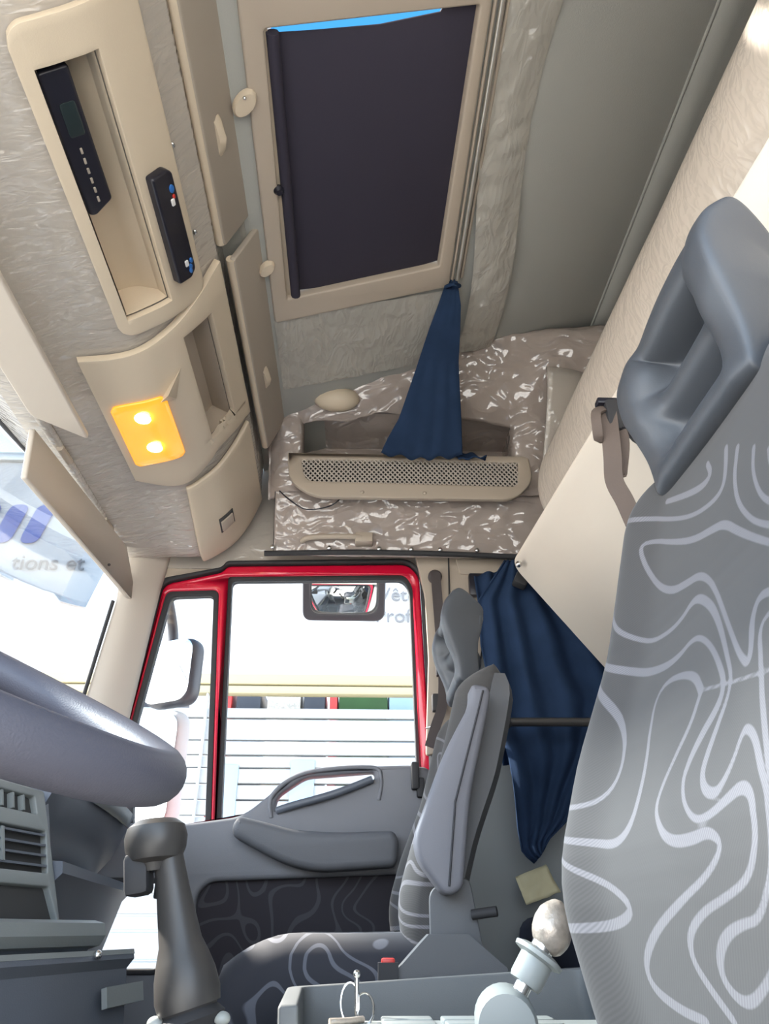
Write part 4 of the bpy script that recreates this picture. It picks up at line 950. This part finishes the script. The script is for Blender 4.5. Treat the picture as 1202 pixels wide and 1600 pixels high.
    loft('recliner_cover', [[(x, s*.262+dy, z) for x, z in ((.165, .44), (.17, .53), (.235, .592), (.30, .592), (.36, .545), (.37, .44))] for dy in (-.03, .02)], 'seatg', t, local=True, sharp=30)
    plate('hinge_bracket', [rc([(.24, .56), (.24, .66), (.31, .68), (.33, .56)], .02)], frame_m((0, -.262, 0), (1, 0, 0), (0, 0, 1)), .02, 'seatg', t, local=True)
    if armrest:
        fa = frame_m((0, -.262, 0), (1, 0, 0), (0, 0, 1))
        plate('armrest', [rc([(.324, 1.000, .012), (.362, .995, .02), (.356, .960, .03), (.312, .800, .03), (.292, .655, .025), (.262, .645, .03), (.218, .700, .03), (.212, .735, .03), (.272, .880, .04), (.322, .965, .03)], .02)], fa, .060, 'armr', t, off=.055, bevel=.010, local=True)
        tube('armrest_seam', [(.345, -.320, .985), (.336, -.320, .955), (.284, -.320, .79), (.268, -.320, .66)], .0018, 'rubber', t, 6, local=True)
        loft('buckle', [[(x, y, z) for x, y in ((.153, -.298), (.185, -.298), (.185, -.280), (.153, -.280))] for z in (.50, .553)], 'rubber', t, local=True)
        box('buckle_button', (.158, -.297, .549), (.180, -.283, .559), 'redk', t, .003, local=True)
        tube('lever', [(.31, -.27, .62), (.35, -.285, .625)], .008, 'rubber', t, 8, local=True)
    return t
make_seat((0.0, 0.55, 0.0), 'near driver seat with pale looping pattern, filling the right edge', False, 9, .10, 1.0, -.004, .035, -.012)
make_seat((-0.115, 1.67, 0.0), 'far passenger seat with folded grey armrest beside the window', True, 4, 0.0, 1.0, -.004, -.03, .03)

# ================================================================= STEERING WHEEL
WC, WT, WS, WR = Vector((-0.318, 0.423, 0.7644)), 0.4274, 0.147, 0.2244
wa = Vector((-math.cos(WT), 0, math.sin(WT))); wb = Vector((0, math.cos(WS), math.sin(WS))); wn = wa.cross(wb).normalized()
if wn.z < 0: wn = -wn
sw_ = thing('steering_wheel', 'dark grey steering wheel close at the left edge', 'steering wheel', tuple(WC))
def wp(a, r, h=0.0): return WC + wa*(r*math.cos(a)) + wb*(r*math.sin(a)) + wn*h
rings = []
for i in range(96):
    a = 2*PI*i/96; d = (wa*math.cos(a)+wb*math.sin(a)); rings.append([WC+d*(WR+.0154*math.cos(2*PI*k/20))+wn*.0154*math.sin(2*PI*k/20) for k in range(20)])
loft('rim', rings, 'wheel', sw_, closed=True)
lathe('hub', [(0.05, -.10), (.075, -.06), (.085, -.03), (.08, -.015), (.04, -.008)], WC, wn, 'wheel', sw_, 28)
for a in (0.55, -0.55):
    tube('spoke', smooth_path([wp(a, .06, -.035), wp(a, .14, -.03), wp(a, WR-.005, 0)], 6), 0.014, 'wheel', sw_, 10)
tube('column', [WC-wn*.09, WC-wn*.34], 0.035, 'rubber', sw_, 16)

# ================================================================= DASHBOARD
da = thing('dashboard', 'slate grey dashboard with centre vents and passenger shelf', 'dashboard', (-0.6, 1.3, 0.3))
# passenger side: rounded brow, face, ledge and lower bin, lofted across the cab
def dash_ring(y):
    f = interp(y, [0.95, 1.25, 1.5, 1.75, 1.98, 2.03], [-.475, -.475, -.495, -.515, -.545, -.60])
    k = interp(y, [0.95, 1.25, 1.5, 2.0], [0, 0, .012, .025])
    pts = [(f-.42, .855), (f-.10, .868), (f-.03, .862), (f-.004, .842), (f+.004-k, .80), (f-.02-k, .745), (f-.035-k*2, .70), (f-.012, .690), (f+.035-k, .688), (f+.038-k, .672), (f+.022-k, .655), (f-.005-k, .56), (f-.025-k, .46), (f-.06-k, .30), (f-.42, .30)]
    return [(x, y, z) for x, z in pts]
loft('passenger_side', [dash_ring(y) for y in [1.24, 1.35, 1.5, 1.65, 1.8, 1.9, 1.98, 2.01, 2.03]], 'dash', da, sharp=28)
def fplate(u, v):
    y = lerp(1.50, 1.90, u); f = interp(y, [0.95, 1.25, 1.5, 1.75, 1.98, 2.03], [-.475, -.475, -.495, -.515, -.545, -.60])
    return (f+.004-.004*(1-v)-.004*u, y, lerp(.806, .838, v))
solid(sheet('face_plate', fplate, 8, 2, 'dashl', da), .004)
box('lower_edge_strip', (-.47, 1.95, .66), (-.455, 2.0, .70), 'rubber', da, .004)
# driver side and cluster hood, behind the wheel
loft('driver_side', [[(f+o_[0], y, o_[1]) for o_ in ((-.40, .84), (-.16, .86), (-.06, .84), (-.03, .76), (-.06, .60), (-.10, .40), (-.40, .30))] for y, f in ((.06, -.50), (.2, -.48), (.7, -.48), (.8, -.48))], 'dash', da, sharp=28)
# centre stack: face turned a little to the driver, with vents, tray slot and ledge
ca, cb = Vector((-.535, 0.80, 0)), Vector((-.435, 1.245, 0)); cu_ = (cb-ca).normalized(); 
up_ = Vector((-.30, -0.03, .95)).normalized(); up_ = (up_-cu_*up_.dot(cu_)).normalized()
CF = frame_m((cb.x, cb.y, .60), cu_, up_); cn = CF.col[2].xyz; 
sg = 1 if cn.x > 0 else -1
def cp_(u, v, d=0.0): return CF @ Vector((u, v, d*sg))
loft('centre_stack', [[cp_(u, v, dd) for v, dd in ((-.34, .02), (-.045, .045), (-.035, .055), (-.012, .055), (-.008, .0), (.185, .0), (.235, -.04), (.235, -.25), (-.34, -.25))] for u in (-.45, -.01, 0.0)], 'dash', da, sharp=25)
def cplate(name, q, t, mat, off, holes=(), par=None, r=.006): return plate(name, [rc(q, r)]+[rc(h, .004) for h in holes], CF, t, mat, par or da, off=off if sg > 0 else t-off, bevel=.002)
V1 = [(-.150, .070), (-.030, .070), (-.030, .130), (-.150, .130)]; V0 = [(-.30, .070), (-.172, .070), (-.172, .130), (-.30, .130)]
SL = [(-.300, .008), (-.012, .008), (-.030, .052), (-.300, .052)]
V2 = [(-.30, .152), (-.05, .152), (-.055, .178), (-.30, .178)]
fp = cplate('fascia', [(-.44, -.004), (-.004, -.004), (-.030, .19), (-.44, .19)], .012, 'dashl', .012, [V1, V0, SL, V2])
cplate('vent_shade', [(-.44, .055), (-.02, .055), (-.02, .185), (-.44, .185)], .003, 'hollow', .0015, par=fp)  # flat dark sheet painted as the shade behind the louvres
cplate('slot_shade', [(-.305, .004), (-.010, .004), (-.010, .056), (-.305, .056)], .003, 'hollow', .002, par=fp)  # flat dark sheet painted as the shade inside the slot
for (u0, u1) in ((-.147, -.033), (-.297, -.175)):
    for k in range(4):
        v = .078+.0145*k
        loft('louvre', [[cp_(u, v+a, d) for a, d in ((0, .012), (.003, .0125), (.006, .003), (.003, .002))] for u in (u0, u1)], 'dash', fp, sharp=20)
    loft('vent_slider', [[cp_(u, v, d) for v, d in ((.08, .004), (.125, .004), (.125, .014), (.08, .014))] for u in (u0+.008, u0+.014)], 'dashl', fp, sharp=20)
for k in range(9):
    u = -.285+.025*k; loft('louvre', [[cp_(u+a, v, d) for a, d in ((0, .012), (.004, .012), (.004, .003), (0, .003))] for v in (.154, .176)], 'dashl', fp, sharp=20)
box('ledge', tuple(min(a, b) for a, b in zip(cp_(-.42, -.035, .06), cp_(.01, -.010, .06))), tuple(max(a, b)+.012 for a, b in zip(cp_(-.42, -.035, .06), cp_(.01, -.010, .06))), 'dashl', da, .006) if False else loft('ledge', [[cp_(u, v, d) for v, d in ((-.040, .0), (-.040, .060), (-.030, .070), (-.014, .070), (-.006, .056), (-.006, .0))] for u in (-.43, .012)], 'dashl', da, sharp=25)
# lower flap with light edge and pull
lf = loft('lower_flap', [[cp_(u, v, d) for v, d in ((-.32, .03), (-.075, .075), (-.066, .088), (-.058, .088), (-.055, .03))] for u in (-.43, .055)], 'dash', da, sharp=25)
loft('flap_edge', [[cp_(u, v, d) for v, d in ((-.060, .0885), (-.0535, .088), (-.0535, .03), (-.060, .03))] for u in (-.43, .057)], 'dashl', lf, sharp=25)
ball('catch', cp_(-.055, -.060, .092), .006, 'metal', lf, (1, 1, 1), 8)
loft('pull_plate', [[cp_(u, v+.02*(u+.02), d) for v, d in ((-.122, .078), (-.122, .086), (-.098, .088), (-.098, .08))] for u in (-.03, .075)], 'dashl', lf, sharp=25)

# ================================================================= GEAR LEVER
gl = thing('gear_lever', 'dark gear lever with mushroom knob rising before the door window', 'gear lever', (-0.2, 0.9, 0.45))
ax = Vector((-.050, 0, .17)).normalized(); gb = Vector((-.165, .90, .53))
lathe('shaft', [(.031, 0), (.033, .012), (.031, .03), (.027, .045), (.022, .06), (.0175, .11), (.0155, .15), (.0155, .17)], gb, ax, 'knob', gl, 22)
kc = Vector((-.222, .90, .688))
lathe('knob', [(.016, -.034), (.019, -.026), (.028, -.022), (.0325, -.012), (.034, .0), (.031, .011), (.022, .0175), (.012, .019), (.010, .0175)], kc, (-.12, 0, 1), 'knob', gl, 26)
box('range_switch', (-.248, .882, .630), (-.222, .916, .672), 'rubber', gl, .006, rot=('Y', -10))
lathe('bellows', [(.085, -.125), (.088, -.118), (.050, -.095), (.040, -.072), (.046, -.064), (.033, -.054), (.041, -.046), (.030, -.036), (.037, -.028), (.028, -.018), (.034, -.010), (.027, -.002), (.030, .004)], gb, ax, 'rubber', gl, 26)
for h, r, s_ in ((-.006, .034, 1), (-.010, .034, -1), (-.027, .037, 1), (-.045, .041, 1), (-.045, .041, -1)):
    ball('fold_highlight', gb+ax*h+Vector((s_*(r-.001), -.010, -.002)), .0085, 'lev', gl, (1, 1, .75), 10)  # pale balls paint the lit edges of the bellows folds

# ================================================================= ENGINE COVER, TRAY, LEVER, KEYS
struct(loft('trim_6', [[(x, y, z) for y, z in ((.80, 0), (.84, .40), (.88, .43), (1.32, .43), (1.36, .40), (1.40, 0))] for x in (-.50, .38)], 'carpet', sharp=30))
tb = thing('storage_tray', 'grey open storage tray on the engine cover between the seats', 'tray', (.12, 1.1, .43))
TO = [(-.085, .995, .004), (-.100, 1.31, .02), (.36, 1.31, .02), (.36, .995, .004)]
UO = [(-.085, .995, .004), (-.100, 1.31, .02), (.36, 1.31, .02), (.36, .995, .004), (.345, .995, .004), (.345, 1.295, .02), (-.075, 1.295, .02), (-.062, .995, .004)]
Hm = frame_m((0, 0, .530), (1, 0, .055), (0, 1, 0))
plate('wall', [rc(UO)], Hm, .10, 'tray', tb, off=0, bevel=.004)
plate('floor', [rc(TO)], frame_m((0, 0, .440), (1, 0, 0), (0, 1, 0)), .012, 'tray', tb, off=0, bevel=.003)
cv = thing('console_top', 'sunlit pale console cover with raised rectangles in front of the tray', 'console cover', (.12, .9, .43))
plate('cover', [rc([(-.045, .87), (-.025, .985), (.36, .985), (.36, .87)], .02)], frame_m((0, 0, .512), (1, 0, 0), (0, 1, 0)), .085, 'lev', cv, off=0, bevel=.006)
for x in (.03, .095, .16):
    for y in (.90, .945): plate('raised_pad', [rc([(x, y), (x+.055, y), (x+.055, y+.032), (x, y+.032)], .004)], frame_m((0, 0, .512), (1, 0, 0), (0, 1, 0)), .006, 'lev', cv, off=.0045, bevel=.002)
ky = thing('key_ring', 'bent wire key ring standing on the pale console cover', 'key ring', (.0, .97, .512))
kp = Vector((.0, .965, .512))
tube('ring', [kp+Vector((.010*math.cos(2*PI*i/20)-.004, .004*math.sin(2*PI*i/20), .018+.018*math.sin(2*PI*i/20))) for i in range(20)], .0013, 'metal', ky, 6, True)
tube('ring', [kp+Vector((.010*math.cos(2*PI*i/20)+.012, .010*math.sin(2*PI*i/20), .012+.014*math.sin(2*PI*i/20))) for i in range(20)], .0013, 'metal', ky, 6, True)
tube('peg', [kp+Vector((.004, 0, .0)), kp+Vector((.003, .002, .043))], .0024, 'metal', ky, 8)
ball('peg_head', kp+Vector((.003, .002, .044)), .0042, 'metal', ky, (1, 1, 1), 8)
tube('chain', smooth_path([kp+Vector((.010, -.006, .003)), kp+Vector((-.005, -.022, .003)), kp+Vector((-.025, -.03, .003))], 6), .0035, 'tape', ky, 8)

hl = thing('hand_lever', 'pale grey hand lever with worn taped knob beside the driver seat', 'lever', (.143, .835, .43))
pv = Vector((.143, .835, .524)); tip = Vector((.185, .835, .585)); dl = (tip-pv).normalized()
lathe('pivot', [(.010, -.026), (.026, -.024), (.029, -.016), (.029, .016), (.026, .024), (.010, .026)], pv, (0.12, 1, .1), 'lev', hl, 28)
box('pivot_foot', (.095, .812, .41), (.20, .862, .505), 'lev', hl, .008)
tube('stem', [pv+dl*.02, pv+dl*.06], .008, 'metal', hl, 12)
lathe('sleeve', [(.015, 0), (.0165, .004), (.0165, .028), (.014, .032)], pv+dl*.036, dl, 'lev', hl, 18)
lathe('collar', [(.017, 0), (.024, .002), (.0245, .006), (.017, .009)], pv+dl*.060, dl, 'lev', hl, 22)
lathe('neck', [(.011, 0), (.011, .014)], pv+dl*.066, dl, 'metal', hl, 14)
kq = pv+dl*.094
kn = ball('knob', kq, .0215, 'tape', hl, (1, 1, 1), 16)
for v in kn.data.vertices:
    p_ = v.co - (kq-hl.location); h = p_.dot(dl); s_ = p_-dl*h
    v.co = (kq-hl.location) + s_*(.92-.12*h/.0235) + dl*h*1.25 + Vector((.004*(h/.0235), 0, 0))*-1 + p_.normalized()*.0012*nz(p_.x, p_.y, p_.z, 140)
